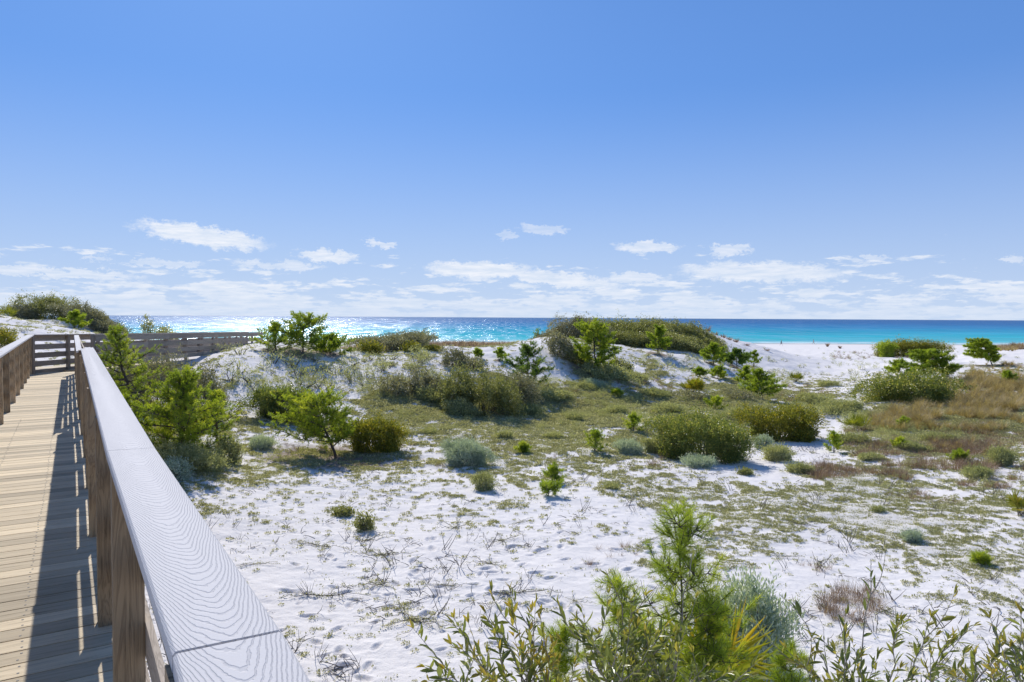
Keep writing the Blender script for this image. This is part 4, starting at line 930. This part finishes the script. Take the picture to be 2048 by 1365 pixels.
def person(px, d, heading, label, shirt, shorts, skin=(.42, .27, .19), lean=.06, step=.32):
    p = place(px, d=d); p[2] = tz1(p[0], p[1]); r = empty('person', p); r.rotation_euler = (0, 0, heading); tag(r, label, 'person', 'people walking on the beach')
    # joints: local +Y is forward
    J = {'pel': (0, 0, .95), 'waist': (0, lean * .5, 1.10), 'chest': (0, lean, 1.33), 'neck': (0, lean * 1.1, 1.50), 'head0': (0, lean * 1.3, 1.60), 'head1': (0, lean * 1.5, 1.74)}
    E = [('pel', 'waist'), ('waist', 'chest'), ('chest', 'neck'), ('neck', 'head0'), ('head0', 'head1')]; RD = {'pel': .145, 'waist': .125, 'chest': .155, 'neck': .055, 'head0': .085, 'head1': .075}
    for s, n in ((-1, 'l'), (1, 'r')):
        f = s * step; J['hip' + n] = (s * .10, 0, .90); J['knee' + n] = (s * .10, f * .55 + .05, .50); J['ank' + n] = (s * .10, f * 1.1 - (.06 if f < 0 else 0), .09); J['toe' + n] = (s * .11, f * 1.1 + .17 - (.06 if f < 0 else 0), .04)
        J['sh' + n] = (s * .19, lean, 1.43); J['el' + n] = (s * .25, -f * .45 + .0, 1.17); J['wr' + n] = (s * .26, -f * .7 + .10, .95); J['hd' + n] = (s * .26, -f * .75 + .15, .86)
        E += [('pel', 'hip' + n), ('hip' + n, 'knee' + n), ('knee' + n, 'ank' + n), ('ank' + n, 'toe' + n), ('chest', 'sh' + n), ('sh' + n, 'el' + n), ('el' + n, 'wr' + n), ('wr' + n, 'hd' + n)]
        RD.update({'hip' + n: .09, 'knee' + n: .058, 'ank' + n: .038, 'toe' + n: .032, 'sh' + n: .055, 'el' + n: .042, 'wr' + n: .03, 'hd' + n: .034})
    def skinobj(nm, joints, edges, extra, mat):
        me = bpy.data.meshes.new(nm); idx = {k: i for i, k in enumerate(joints)}; me.from_pydata([J[k] for k in joints], [(idx[a], idx[b]) for a, b in edges], []); o = bpy.data.objects.new(nm, me); COL.objects.link(o); o.parent = r
        md = o.modifiers.new('skin', 'SKIN'); md.use_smooth_shade = True
        for i, k in enumerate(joints): me.skin_vertices[0].data[i].radius = (RD[k] + extra, (RD[k] + extra) * (.8 if k in ('pel', 'waist', 'chest') else 1)); me.skin_vertices[0].data[i].use_root = (i == 0)
        o.modifiers.new('sub', 'SUBSURF').render_levels = 1; me.materials.append(mat); return o
    skinobj('body', list(J), E, 0, mat_plain('skin', skin, .6))
    JT = ['chest', 'waist', 'pel', 'shl', 'ell', 'shr', 'elr']; skinobj('shirt', JT, [('pel', 'waist'), ('waist', 'chest'), ('chest', 'shl'), ('shl', 'ell'), ('chest', 'shr'), ('shr', 'elr')], .018, mat_plain('shirt_cloth', shirt))
    JS = ['pel', 'hipl', 'kneel', 'hipr', 'kneer']; skinobj('shorts', JS, [('pel', 'hipl'), ('hipl', 'kneel'), ('pel', 'hipr'), ('hipr', 'kneer')], .022, mat_plain('shorts_cloth', shorts))
    mb = MB(); th = np.linspace(0, 1.75, 7); ph = np.arange(12) * 6.283 / 12; hx = J['head1']
    V = np.array([[math.sin(t_) * math.cos(q) * .098, math.sin(t_) * math.sin(q) * .108 - .015, math.cos(t_) * .105] for t_ in th for q in ph]) + [hx[0], hx[1] - .01, hx[2] - .03]
    f = [[i * 12 + j, i * 12 + (j + 1) % 12, (i + 1) * 12 + (j + 1) % 12, (i + 1) * 12 + j] for i in range(6) for j in range(12)]; mb.add(V, f); mb.build('hair', mat_plain('hair', (.05, .035, .025)), r, True)
    return r

# ------------------------------------------------------------------ the scene
def build_plants():
    G = 'scrub oaks and shrubs on the dunes'
    # ---- left hill behind the boardwalk
    for a in (dict(px=108, d=45, top=592, wpx=150, label='highest rounded grey-green thicket on the left hill top', depth=.6, k=4), dict(px=48, d=44, top=610, wpx=70, label='low grey-green scrub at the left end of the hill thicket beside the palmetto', depth=.6, k=4),
              dict(px=180, d=44, top=612, wpx=120, label='grey-green thicket sloping down the right side of the left hill', depth=.6, k=4), dict(px=225, d=43.5, top=640, wpx=66, label='lowest scrub at the right foot of the left hill thicket', depth=.8, k=4)):
        bush(mat='oak_grey' if a['px'] != 108 else 'oak', group='thicket on the left hill', leaf=.085, **a)
    pine(150, 658, 624, 62, 'bright green low pine growing in front of the left hill thicket', nl=14, up=.2, d=41.5)
    palmetto(8, None, 610, 64, 'yellow-green palmetto on the hilltop at the far left', d=41, nf=12)
    bush(8, None, 655, 60, 'yellow-green bush beside the left railing', 'holly', d=23.5, group=G, k=4)
    bush(296, None, 632, 26, 'thin upright bush standing against the glittering sea behind the railing', 'oak', d=46, group=G, open_=.5, k=3, leaf=.1)
    bush(335, None, 654, 52, 'low bushes showing above the railing against the sea', 'oak', d=47, group=G, k=3)
    # ---- pines on the crest right of the railing
    pine(606, 706, 633, 130, 'tallest bright pine on the ridge beside the end of the railing', nl=36, cb=.06, up=.45, cone=0)
    pine(552, 703, 650, 84, 'lower left pine next to the railing end', nl=24, up=.4, cb=.03)
    pine(660, 708, 672, 104, 'low spreading pine to the right of the tallest ridge pine', nl=24, up=.3, cb=.03)
    bush(780, 705, 668, 175, 'rounded grey-brown thicket on the ridge in front of the sea', 'oak_grey', group=G, depth=.6, k=4.5, leaf=.075)
    bush(742, 709, 682, 46, 'bright green bush at the foot of the grey-brown ridge thicket', 'holly', group=G, k=4); bush(822, 706, 684, 36, 'small bright green bush right of the grey-brown ridge thicket', 'holly', group=G, k=4)
    bush(866, 705, 691, 40, 'low green bush between the ridge thicket and the grass', 'holly', group=G, k=4); bush(846, None, 663, 20, 'tiny dark bush poking up against the sea', 'oak', d=42, group=G, k=4)
    bush(1075, None, 659, 12, 'small upright sprig against the sea left of the central mound', 'pine_dark', d=62, group=G, k=4)
    # ---- central mound
    for (px, d, top, w, mt, lab) in ((1100, 55, 664, 80, 'oak_grey', 'low brownish scrub tailing off to the left of the central mound'), (1152, 51, 638, 110, 'oak_grey', 'brown-grey twiggy thicket at the left of the central mound top'), (1225, 53, 645, 100, 'oak', 'green thicket just left of the highest part of the central mound'),
            (1290, 54, 641, 115, 'oak', 'highest grey-green thicket on the central mound'), (1352, 55, 644, 105, 'oak', 'grey-green thicket at the right shoulder of the central mound'), (1402, 55, 660, 84, 'oak', 'thicket sloping to the white dune on the right of the central mound'),
            (1385, 51, 676, 90, 'oak', 'front scrub at the lower right of the central mound'), (1330, 50, 664, 90, 'oak', 'front scrub right behind the small upright pine of the central mound'), (1268, 50, 668, 80, 'oak', 'front scrub between the two pines of the central mound'), (1428, 53, 684, 46, 'oak', 'last low scrub at the right foot of the central mound')):
        bush(px, None, top - 3, w * 1.15, lab, mt, d=d, group='thicket on the central mound', depth=.7, k=6, leaf=.08, cvar=.5)
    pine(1192, 746, 648, 118, 'big bright pine leaning at the left front of the central mound', nl=46, cb=.08, up=.4, lit=.9, lean=(-.3, 0), cone=0)
    bush(1122, 722, 672, 58, 'pale grey scrub left of the big mound pine', 'oak_grey', group=G, k=4.5); bush(1155, 733, 697, 56, 'light green rounded bush at the base of the big mound pine', 'oak', group=G, k=4.5)
    bush(1215, 764, 732, 110, 'dark low scrub in the shade below the big mound pine', 'heath', group=G, k=4); bush(1245, 745, 722, 50, 'small dark scrub right of the big mound pine foot', 'oak', group=G, k=4)
    pine(1316, 708, 654, 46, 'small upright pine on white sand at the centre of the mound', nl=22, up=.5, lit=.9)
    pine(1427, 730, 690, 56, 'bright green pine bush left of a pair on the right slope of the mound', nl=20, up=.4); pine(1474, 738, 700, 62, 'dark green pine bush right of a pair on the right slope of the mound', 'pine_dark', nl=20, up=.4)
    pine(1506, 736, 703, 26, 'thin sparse sapling at the edge of the white sand slope', nl=9, up=.6, dens_=.7); pine(1400, 755, 737, 28, 'left one of two small bright pines below the mound pines', nl=12); pine(1436, 757, 736, 42, 'right one of two small bright pines below the mound pines', nl=14)
    pine(1527, 803, 742, 84, 'leaning bright pine in the gully right of the mound', nl=26, cb=.2, lean=(-.3, 0)); pine(1490, 772, 734, 40, 'small pine up-slope of the leaning gully pine', nl=16)
    bush(1480, 803, 780, 70, 'grey wispy scrub beside the leaning gully pine', 'oak_grey', group=G, open_=.3, k=3); bush(1385, 803, 785, 70, 'grey wispy scrub below the orange palmetto', 'oak_grey', group=G, open_=.3, k=3)
    palmetto(1386, 790, 762, 76, 'orange-tipped palmetto on the slope below the mound', nf=20, blades=26); palmetto(1592, 764, 737, 42, 'dark green palmetto on sand at the mouth of the gully', nf=18)
    palmetto(1712, 864, 828, 84, 'spiky palmetto beside the sandy path', nf=13); palmetto(2040, 1034, 982, 100, 'palmetto on the sand at the right edge', nf=14, blades=24)
    # ---- middle
    pine(1060, 785, 690, 100, 'dark green open pine right of the central thicket', 'pine_dark', nl=30, cb=.12, up=.5, lit=.6); pine(1000, 722, 697, 28, 'tiny pine on white sand above the dark open pine', nl=10); pine(956, 718, 700, 22, 'tiny bright pine on the sand ridge behind the thicket', nl=10)
    bush(908, 740, 697, 62, 'upright grey bush on the slope above the central thicket', 'oak_grey', group=G, k=4.5, open_=.2); bush(945, 742, 716, 50, 'low grey bush right of the upright grey bush', 'oak_grey', group=G, k=4)
    bush(968, 838, 738, 150, 'tall olive thicket in the centre of the basin', 'oak', group=G, k=5, open_=.15, stems=40); bush(1030, 828, 746, 96, 'grey-green thicket joined to the right side of the central thicket', 'oak_grey', group=G, k=5, stems=26); bush(915, 832, 758, 80, 'olive scrub joined to the left side of the central thicket', 'oak', group=G, k=5)
    bush(855, 803, 742, 110, 'grey-green scrub left of the central thicket', 'oak_grey', group=G, k=5, open_=.2, stems=26); bush(788, 800, 757, 84, 'leftmost low grey scrub of the central thicket row', 'oak_grey', group=G, k=4, open_=.2)
    bush(925, 838, 800, 70, 'dark low bush in front of the central thicket', 'heath', group=G, k=5); bush(862, 812, 778, 60, 'dark green round low bush at the front left of the central thicket', 'heath', group=G, k=5); bush(1110, 808, 780, 84, 'dark low scrub right of the dark open pine', 'heath', group=G, k=4.5)
    bush(572, 852, 772, 146, 'dark glossy scrub oak at the foot of the dune face', 'oak_green', group=G, k=5.5, stems=30)
    pine(672, 916, 792, 190, 'bright lone pine with a bare trunk and brown needle litter below', nl=52, cb=.20, up=.30, lit=1.25, wind=(-.3, .1), lean=(-.35, 0), dens_=1.1, cone=0)
    bush(750, 912, 836, 128, 'yellow-green glossy bush touching the lone pine', 'holly', group=G, k=6, stems=24, lit=.6)
    bush(1405, 928, 828, 196, 'large rounded scrub oak beside the path in the basin', 'oak_green', group=G, k=6, stems=30, depth=.7); bush(1562, 886, 810, 150, 'dark yellow-topped bush left of the path', 'holly', group=G, k=5.5)
    bush(1610, 886, 852, 60, 'low yellow-topped bush at the right foot of the dark bush', 'holly', group=G, k=5)
    bush(1822, 812, 742, 214, 'wide rounded scrub oak in front of the tan grass', 'oak_green', group=G, k=5, stems=30, depth=.6)
    bush(1812, None, 679, 160, 'long low bush on the fore-dune against the beach', 'holly', d=130, group=G, k=5, leaf=.16, depth=.3); bush(1775, None, 680, 36, 'bright green top at the left of the long fore-dune bush', 'pine', d=128, group=G, k=4, leaf=.16)
    pine(1985, 731, 680, 74, 'windswept flat-topped pine on the right ridge', nl=34, cb=.22, cone=0, up=.12, lit=1.2, lean=(-.9, 0), wind=(-.3, 0)); pine(1892, 765, 702, 104, 'wide windswept pine above the round scrub oak', nl=40, cb=.2, cone=0, up=.12, lit=1.2, lean=(-1.0, 0), wind=(-.3, 0))
    pine(1800, 752, 722, 60, 'low bright pine left of the wide windswept pine', nl=16, up=.3)
    # ---- left, beside the boardwalk
    pine(300, None, 660, 150, 'tall pine rising beside the boardwalk railing', d=17, nl=34, cb=.28, up=.4, lean=(-.75, 0), lit=.8, twist=.2, dens_=.9)
    pine(368, None, 752, 205, 'large bushy bright pine beside the boardwalk', d=14.6, nl=62, cb=.10, up=.45, lit=.9, dens_=1.25)
    pine(440, None, 782, 84, 'bright pine spreading to the right of the large bushy pine', d=15.6, nl=26, cb=.3, up=.4)
    pine(245, None, 790, 110, 'low pine close to the railing below the tall pine', d=14.2, nl=26, up=.3)
    for (px, d, top, w, mt, lab) in ((330, 19.5, 706, 120, 'oak_grey', 'grey scrub behind the tall boardwalk pine'), (405, 20, 732, 100, 'oak_grey', 'grey scrub spilling onto the dune face right of the boardwalk pine'), (262, 18.5, 715, 70, 'oak_grey', 'grey scrub hidden between railing and tall pine'), (350, 14.2, 882, 190, 'heath', 'dark low scrub under the large bushy pine'), (350, 13.2, 918, 56, 'silver', 'small grey-green bush at the foot of the railing'), (455, 15.5, 868, 56, 'heath', 'low green bush at the right foot of the bushy pine')):
        bush(px, None, top, w, lab, mt, d=d, group=G, k=4.5, open_=.15 if mt == 'oak_grey' else 0)
    # ---- silver plants
    S = 'silvery herb cushions'
    for (px, by, top, w, lab) in ((932, 937, 880, 106, 'wide silvery cushion plant in the middle of the basin'), (520, 902, 874, 56, 'small silvery plant right of the bushy pine'), (1262, 914, 882, 56, 'silvery plant left of the large rounded scrub oak'), (1402, 938, 912, 62, 'silvery plant at the foot of the large rounded scrub oak'),
            (1500, 782, 768, 40, 'faint silvery plant by the gully pines'), (1195, 778, 762, 40, 'small silvery plant on the slope below the big mound pine'), (1530, 900, 872, 40, 'silvery plant below the dark yellow-topped bush'), (1835, 1090, 1062, 40, 'small silvery plant on open sand at the right')):
        bush(px, by, top, w, lab, 'silver', group=S, cat='herb', name='silver_herb', ratio=.3, upness=1.1, k=5, nl=12)
    bush(1512, 1300, 1168, 172, 'large blue-grey silvery herb beside the front pine', 'silver', group=S, cat='herb', name='silver_herb', ratio=.26, upness=1.1, leaf=.062, k=5, nl=14, spread=2.0, stems=30, d=6.9)
    # ---- small saplings
    for i, (px, by, top, w, lab) in enumerate(((1190, 906, 862, 52, 'bright green sapling in the open middle of the basin'), (1268, 866, 832, 42, 'bright sapling left of the large rounded scrub oak'), (1105, 966, 934, 38, 'small yellow-green sapling on sand in mid view'), (1097, 993, 972, 60, 'flat yellow-green sapling nearest below the mid-view sapling'),
            (1046, 909, 889, 28, 'tiny sapling between the silvery cushion and the bright sapling'), (1432, 822, 797, 42, 'dark-topped small pine behind the large rounded scrub oak'), (1668, 906, 868, 38, 'bright sapling right beside the sandy path'), (1806, 862, 838, 26, 'narrow bright sapling at the edge of the tan grass'), (1918, 927, 905, 38, 'bright low sapling among the reddish stems at right'),
            (1800, 900, 880, 34, 'small yellow-green sapling right of the spiky palmetto'), (2015, 772, 745, 34, 'bright small pine at the right edge behind the tan grass'), (1235, 795, 783, 26, 'tiny yellow sapling in the heath of the basin'), (1960, 1132, 1112, 26, 'tiny sapling on the sand at far right'))):
        pine(px, by, top, w, lab, group='small pine saplings on the sand', name='pine_sapling', cat='sapling', nl=12, cb=.06, up=.7, lit=0, cone=1.0, stemmat='bark')
    for (px, by, top, w, lab) in ((684, 1037, 1017, 46, 'small flat-topped oak seedling on bare sand'), (729, 1064, 1027, 36, 'dark little oak seedling right of the flat-topped one'), (1250, 905, 893, 30, 'tiny olive bush below the bright sapling'), (1495, 952, 940, 30, 'tiny tuft bush at the start of the sandy path')):
        bush(px, by, top, w, lab, 'oak', group='little oak seedlings on the sand', name='oak_seedling', cat='seedling', k=5)
    # ---- olive heath bushes of the basin (individuals)
    hs = ((1060, 835, 810, 60), (1180, 785, 768, 50), (1110, 880, 866, 44), (970, 985, 948, 46), (1230, 830, 812, 50), (1310, 800, 780, 60), (1340, 830, 808, 60), (1010, 880, 862, 34), (1150, 845, 828, 36), (1495, 845, 822, 60), (1690, 832, 805, 90), (1630, 812, 790, 70), (1560, 925, 890, 66), (1600, 950, 925, 50), (1710, 890, 868, 60), (1830, 905, 884, 60), (1750, 925, 908, 50), (1890, 890, 868, 60), (1960, 960, 935, 60), (1310, 910, 876, 44), (2010, 935, 895, 60), (1660, 775, 762, 40), (1765, 1030, 1018, 30), (1270, 760, 745, 50), (620, 872, 858, 40), (860, 872, 860, 34), (1225, 985, 972, 30), (1440, 900, 885, 40))
    for i, (px, by, top, w) in enumerate(hs):
        bush(px, by, top, w, HEATH_LAB[i], 'heath', group='low olive heath bushes in the basin', name='heath_bush', cat='heath bush', ratio=.35, upness=.9, k=4.5, nl=7)
    # ---- small tufts on the white dune face: individuals, three meshes copied
    tp = []
    for k in range(4):
        mb, sb = bush_meshes(np.array([0, 25, 0.]), .62, .5, .26, .05, .4, 300, follow=False, upness=.8, nl=6, stems=5, bare=.05, open_=.1)
        r = empty('dune_tuft', (0, -30, EYE - 3.2)); mb.build('foliage', M['heath'], r); sb.build('stems', M['bark'], r); tp.append(r)
    def tufts(regs, lab, group, s0):
        for (px, py, s) in regs:
            p = hit(px, py)
            if p is None: continue
            c = copy_tree(tp[rnd.randint(0, 3)]); c.location = p; c.rotation_euler = (0, 0, rnd.random() * 6.28); sc = s0 * s; c.scale = (sc, sc, sc * rnd.uniform(.8, 1.2)); tag(c, lab(px, py, s) if callable(lab) else lab, 'tuft', group)
    r_ = random.Random(3)
    A = [(r_.uniform(440, 900), 0, r_.uniform(.4, 1.15)) for _ in range(105)]
    A = [(x, 705 + 100 * r_.random() * (1 - .0009 * (x - 440)) + (8 if x > 600 else 0), s) for x, _, s in A] + [(522, 788, 1.3), (545, 728, 1.1), (625, 722, .9), (700, 735, 1.2), (595, 758, 1.3), (655, 768, 1.2), (480, 745, 1.1), (505, 765, 1.2)]
    def labA(px, py, s):
        side = 'beside the end of the railing' if px < 540 else 'under the ridge pines' if px < 680 else 'under the rounded grey-brown thicket' if px < 800 else 'left of the upright grey bush'
        return '%s grey-green tuft on the %s white dune face %s' % ('broad' if s > .8 else 'tiny', 'upper' if py < 750 else 'lower', side)
    def labH(px, py, s): return '%s tuft on the sand hummocks %s' % ('broad' if s > .85 else 'tiny', 'just right of the mound pines' if px < 1590 else 'straight below the two walkers' if px < 1680 else 'left of the long fore-dune bush')
    def labM(px, py, s): return '%s tuft on the white slope of the central mound, %s the small upright pine' % ('broad' if s > .85 else 'tiny', 'left of' if px < 1316 else 'right of')
    tufts(A, labA, 'grey-green tufts on the left dune face', 1.3)
    tufts([(r_.uniform(20, 230), r_.uniform(642, 672), r_.uniform(.5, 1)) for _ in range(16)], lambda px, py, s: 'small tuft on the white slope below the left hill thicket, %s' % ('over the left railing' if px < 80 else 'over the closing end railing' if px < 150 else 'nearest the sea'), 'tufts below the left hill thicket', .8)
    tufts([(r_.uniform(1250, 1420), r_.uniform(712, 745), r_.uniform(.5, 1.2)) for _ in range(30)], labM, 'tufts on the central mound slope', .9)
    tufts([(r_.uniform(1500, 1760), r_.uniform(695, 770), r_.uniform(.5, 1.2)) for _ in range(40)], labH, 'tufts on the sand hummocks', 1.2)
    tufts([(r_.uniform(1880, 2040), r_.uniform(705, 760), r_.uniform(.6, 1.2)) for _ in range(18)], lambda px, py, s: '%s tuft on the white ridge %s the flat-topped pine' % ('broad' if s > .9 else 'tiny', 'left of' if px < 1985 else 'right of'), 'tufts on the right ridge', 1.2)
    for t_ in tp:
        for c in list(t_.children): bpy.data.objects.remove(c)
        bpy.data.objects.remove(t_)
    # ---- grass clumps on the crest of the white dune
    for i, (px, py, w) in enumerate(((1388, 653, 14), (1398, 655, 18), (1416, 658, 22), (1431, 663, 12), (1447, 666, 16), (1459, 668, 14), (1472, 673, 16), (1495, 678, 8), (1535, 684, 8), (1655, 694, 14), (1680, 698, 10))):
        p = hit(px, py); p = p if p is not None else place(px, d=76); r = empty('grass_clump', p); tag(r, 'brown grass clump on the white dune crest, %s from the left' % ['first', 'second', 'third', 'fourth', 'fifth', 'sixth', 'seventh', 'eighth', 'ninth', 'tenth', 'last'][i], 'grass clump', 'grass clumps on the white dune crest'); k = p[1] / 76
        grass_mesh(60, .7, .95 * k * w / 18, .045 * k, .5, .8).build('blades', M['redstem'], r)
    # ---- runners on the open sand
    V = [(766, 1112), (640, 1096), (517, 1130), (759, 1172), (909, 1060), (1005, 1084), (1042, 1046), (820, 1245), (1149, 1206), (855, 1243), (1020, 1190), (1560, 1115), (1640, 1125), (1880, 1200), (1770, 1225), (1600, 1050), (900, 1175), (1290, 1085), (980, 1130), (730, 1085), (1450, 1075), (650, 1195), (1080, 1300)]
    base = [runner_mesh(s) for s in range(5)]; src = []
    for k, (fb, tb) in enumerate(base):
        r = empty('sand_runner', (0, -20, 6)); fb.build('leaves', M['mat'], r); tb.build('stems', M['bark'], r); src.append(r)
    for i, (px, py) in enumerate(V):
        p = hit(px, py); c = copy_tree(src[i % 5]); c.location = p; c.rotation_euler = (0, 0, rnd.random() * 6.28); s = rnd.uniform(.5, .95); c.scale = (s, s, s)
        tag(c, RUN_LAB[i], 'trailing plant', 'trailing plants creeping over the open sand')
    for t_ in src:
        for c in list(t_.children): bpy.data.objects.remove(c)
        bpy.data.objects.remove(t_)
    # ---- front pine, palmetto and bay shrubs
    pine(1350, None, 1040, 330, 'tall bright young pine rising at the bottom of the view', d=5.0, nl=34, cb=.22, up=.55, nlen=.07, nw=.0030, step=.024, tuft=12, lit=.5, dens_=1.0, trunk_r=.022)
    pine(1120, None, 1255, 130, 'small bright pine sprays left of the tall front pine', d=4.7, nl=14, cb=.3, up=.6, nlen=.07, nw=.003, step=.022, tuft=14, lit=.2, trunk_r=.012)
    pine(1610, None, 1300, 110, 'low bright pine at the bottom between the two front shrubs', d=4.9, nl=12, cb=.3, up=.6, nlen=.07, nw=.003, step=.022, tuft=14, lit=.2, trunk_r=.012)
    palmetto(1412, None, 1148, 84, 'palmetto half hidden behind the tall front pine', d=5.7, nf=12, blades=20, wd=.03)
    pine(1235, None, 1160, 150, 'feathery bright pine sprays among the bay leaves left of the tall front pine', d=4.6, nl=16, cb=.35, up=.55, nlen=.07, nw=.003, step=.024, tuft=10, lit=.2, trunk_r=.012)
    pine(1425, None, 1222, 150, 'feathery bright pine sprays right of the tall front pine', d=4.7, nl=24, cb=.3, up=.45, nlen=.07, nw=.003, step=.024, tuft=10, lit=.2, trunk_r=.014)
    rr = random.Random(21)
    bay_shrub('narrow-leaved bay shrub at the left end of the bottom row', 1100, 4.3, [(1022, 1212, 4.1), (905, 1248, 3.9), (975, 1240, 4.0), (850, 1335, 3.6), (1060, 1228, 4.2), (925, 1300, 3.8), (1000, 1300, 3.9), (960, 1350, 3.8), (1050, 1310, 3.9), (1100, 1300, 4.0), (1150, 1330, 3.9), (890, 1340, 3.7)], twigs=4)
    T = [(1212, 1142, 4.0), (1262, 1200, 4.0), (1384, 1110, 4.1), (1152, 1242, 3.8), (1180, 1280, 3.7), (1260, 1270, 3.8), (1330, 1255, 3.9)] + [(rr.uniform(1120, 1500), rr.uniform(1300, 1372), rr.uniform(3.4, 4.2)) for _ in range(13)]
    bay_shrub('densest bay shrub in front of the tall bright pine', 1310, 4.3, T, twigs=4, bare=(0, 2))
    T = [(1742, 1120, 4.4), (1862, 1235, 4.2), (1795, 1240, 4.3), (1560, 1190, 4.2), (1905, 1275, 4.2), (1640, 1275, 4.0)] + [(rr.uniform(1590, 1900), rr.uniform(1318, 1372), rr.uniform(3.6, 4.3)) for _ in range(9)]
    bay_shrub('bay shrub with one tall bare twig at the bottom right', 1740, 4.4, T, twigs=3, bare=(0, 3))
    bay_shrub('bay shrub cut off by the bottom right corner', 2080, 3.2, [(2042, 1225, 3.0), (1998, 1290, 3.0), (2046, 1282, 2.8), (1950, 1310, 3.0), (2010, 1320, 2.8), (1985, 1350, 2.8), (2044, 1340, 2.7), (1930, 1350, 3.1), (2060, 1240, 2.9), (2030, 1300, 2.9)], twigs=3, leaf=.075)
HEATH_LAB = ['round olive heath bush in front of the right side of the central thicket', 'heath bush on the slope under the big mound pine', 'low heath bush in the open basin above the bright sapling', 'wispy upright heath bush on sand below the silvery cushion', 'heath bush midway between the mound and the rounded scrub oak', 'heath bush left of the orange palmetto', 'heath bush under the orange palmetto',
 'tiny heath bush right of the silvery cushion', 'small heath bush above the bright basin sapling', 'heath bush behind the rounded scrub oak at its right', 'broad heath bush behind the spiky palmetto', 'heath bush where the path meets the gully', 'wispy heath bush below the dark yellow-topped bush', 'small heath bush at the bend of the path', 'heath bush at the foot of the spiky palmetto', 'heath bush among reddish stems right of the spiky palmetto',
 'low heath bush in front of the spiky palmetto', 'heath bush at the lower edge of the tan grass', 'heath bush nearest the right among the reddish stems', 'wispy heath bush touching the left of the rounded scrub oak', 'dark heath bush at the right edge below the tan grass', 'tiny heath bush on the sandy gully floor', 'lone tiny heath bush on the right mat', 'heath bush on sand right under the big mound pine', 'small heath bush left of the lone pine', 'small heath bush right of the lone pine', 'tiny heath bush on sand in mid view', 'heath bush at the right foot of the rounded scrub oak']
RUN_LAB = ['trailing plant with the longest runners in the middle of the open sand', 'compact green trailing plant left of the long runners', 'small trailing plant nearest to the handrail', 'trailing plant just below the long runners', 'trailing plant with a dark woody centre in mid sand', 'curved trailing plant right of the woody one', 'twiggy trailing plant farthest back on the open sand', 'trailing plant beside a footprint low in the view', 'dry trailing plant above the front bay shrub', 'trailing plant just right of the low one beside a footprint', 'faint trailing plant in the footprint trail', 'trailing plant on open sand right of the front pine', 'trailing plant second to the right of the front pine', 'dark twiggy trailing plant at lower right', 'trailing plant behind the bottom right bay shrub', 'trailing plant at the edge of the green mat right of centre', 'thin trailing plant among footprints', 'trailing plant up-slope of the front pine tip', 'small trailing plant between woody and dry ones', 'trailing plant below the dark oak seedling', 'trailing plant by the right mat above the front pine', 'lone trailing plant near the handrail low in the view', 'trailing plant beneath the left bay shrub']

build_boardwalk()
build_plants()
build_terrain()
build_stuff()
person(1563, 232, -1.9, 'person in dark clothes walking along the water on the beach', (.03, .05, .08), (.03, .04, .06))
person(1628, 250, 1.6, 'person in pale clothes farther right on the beach by the water', (.55, .42, .40), (.45, .38, .36))
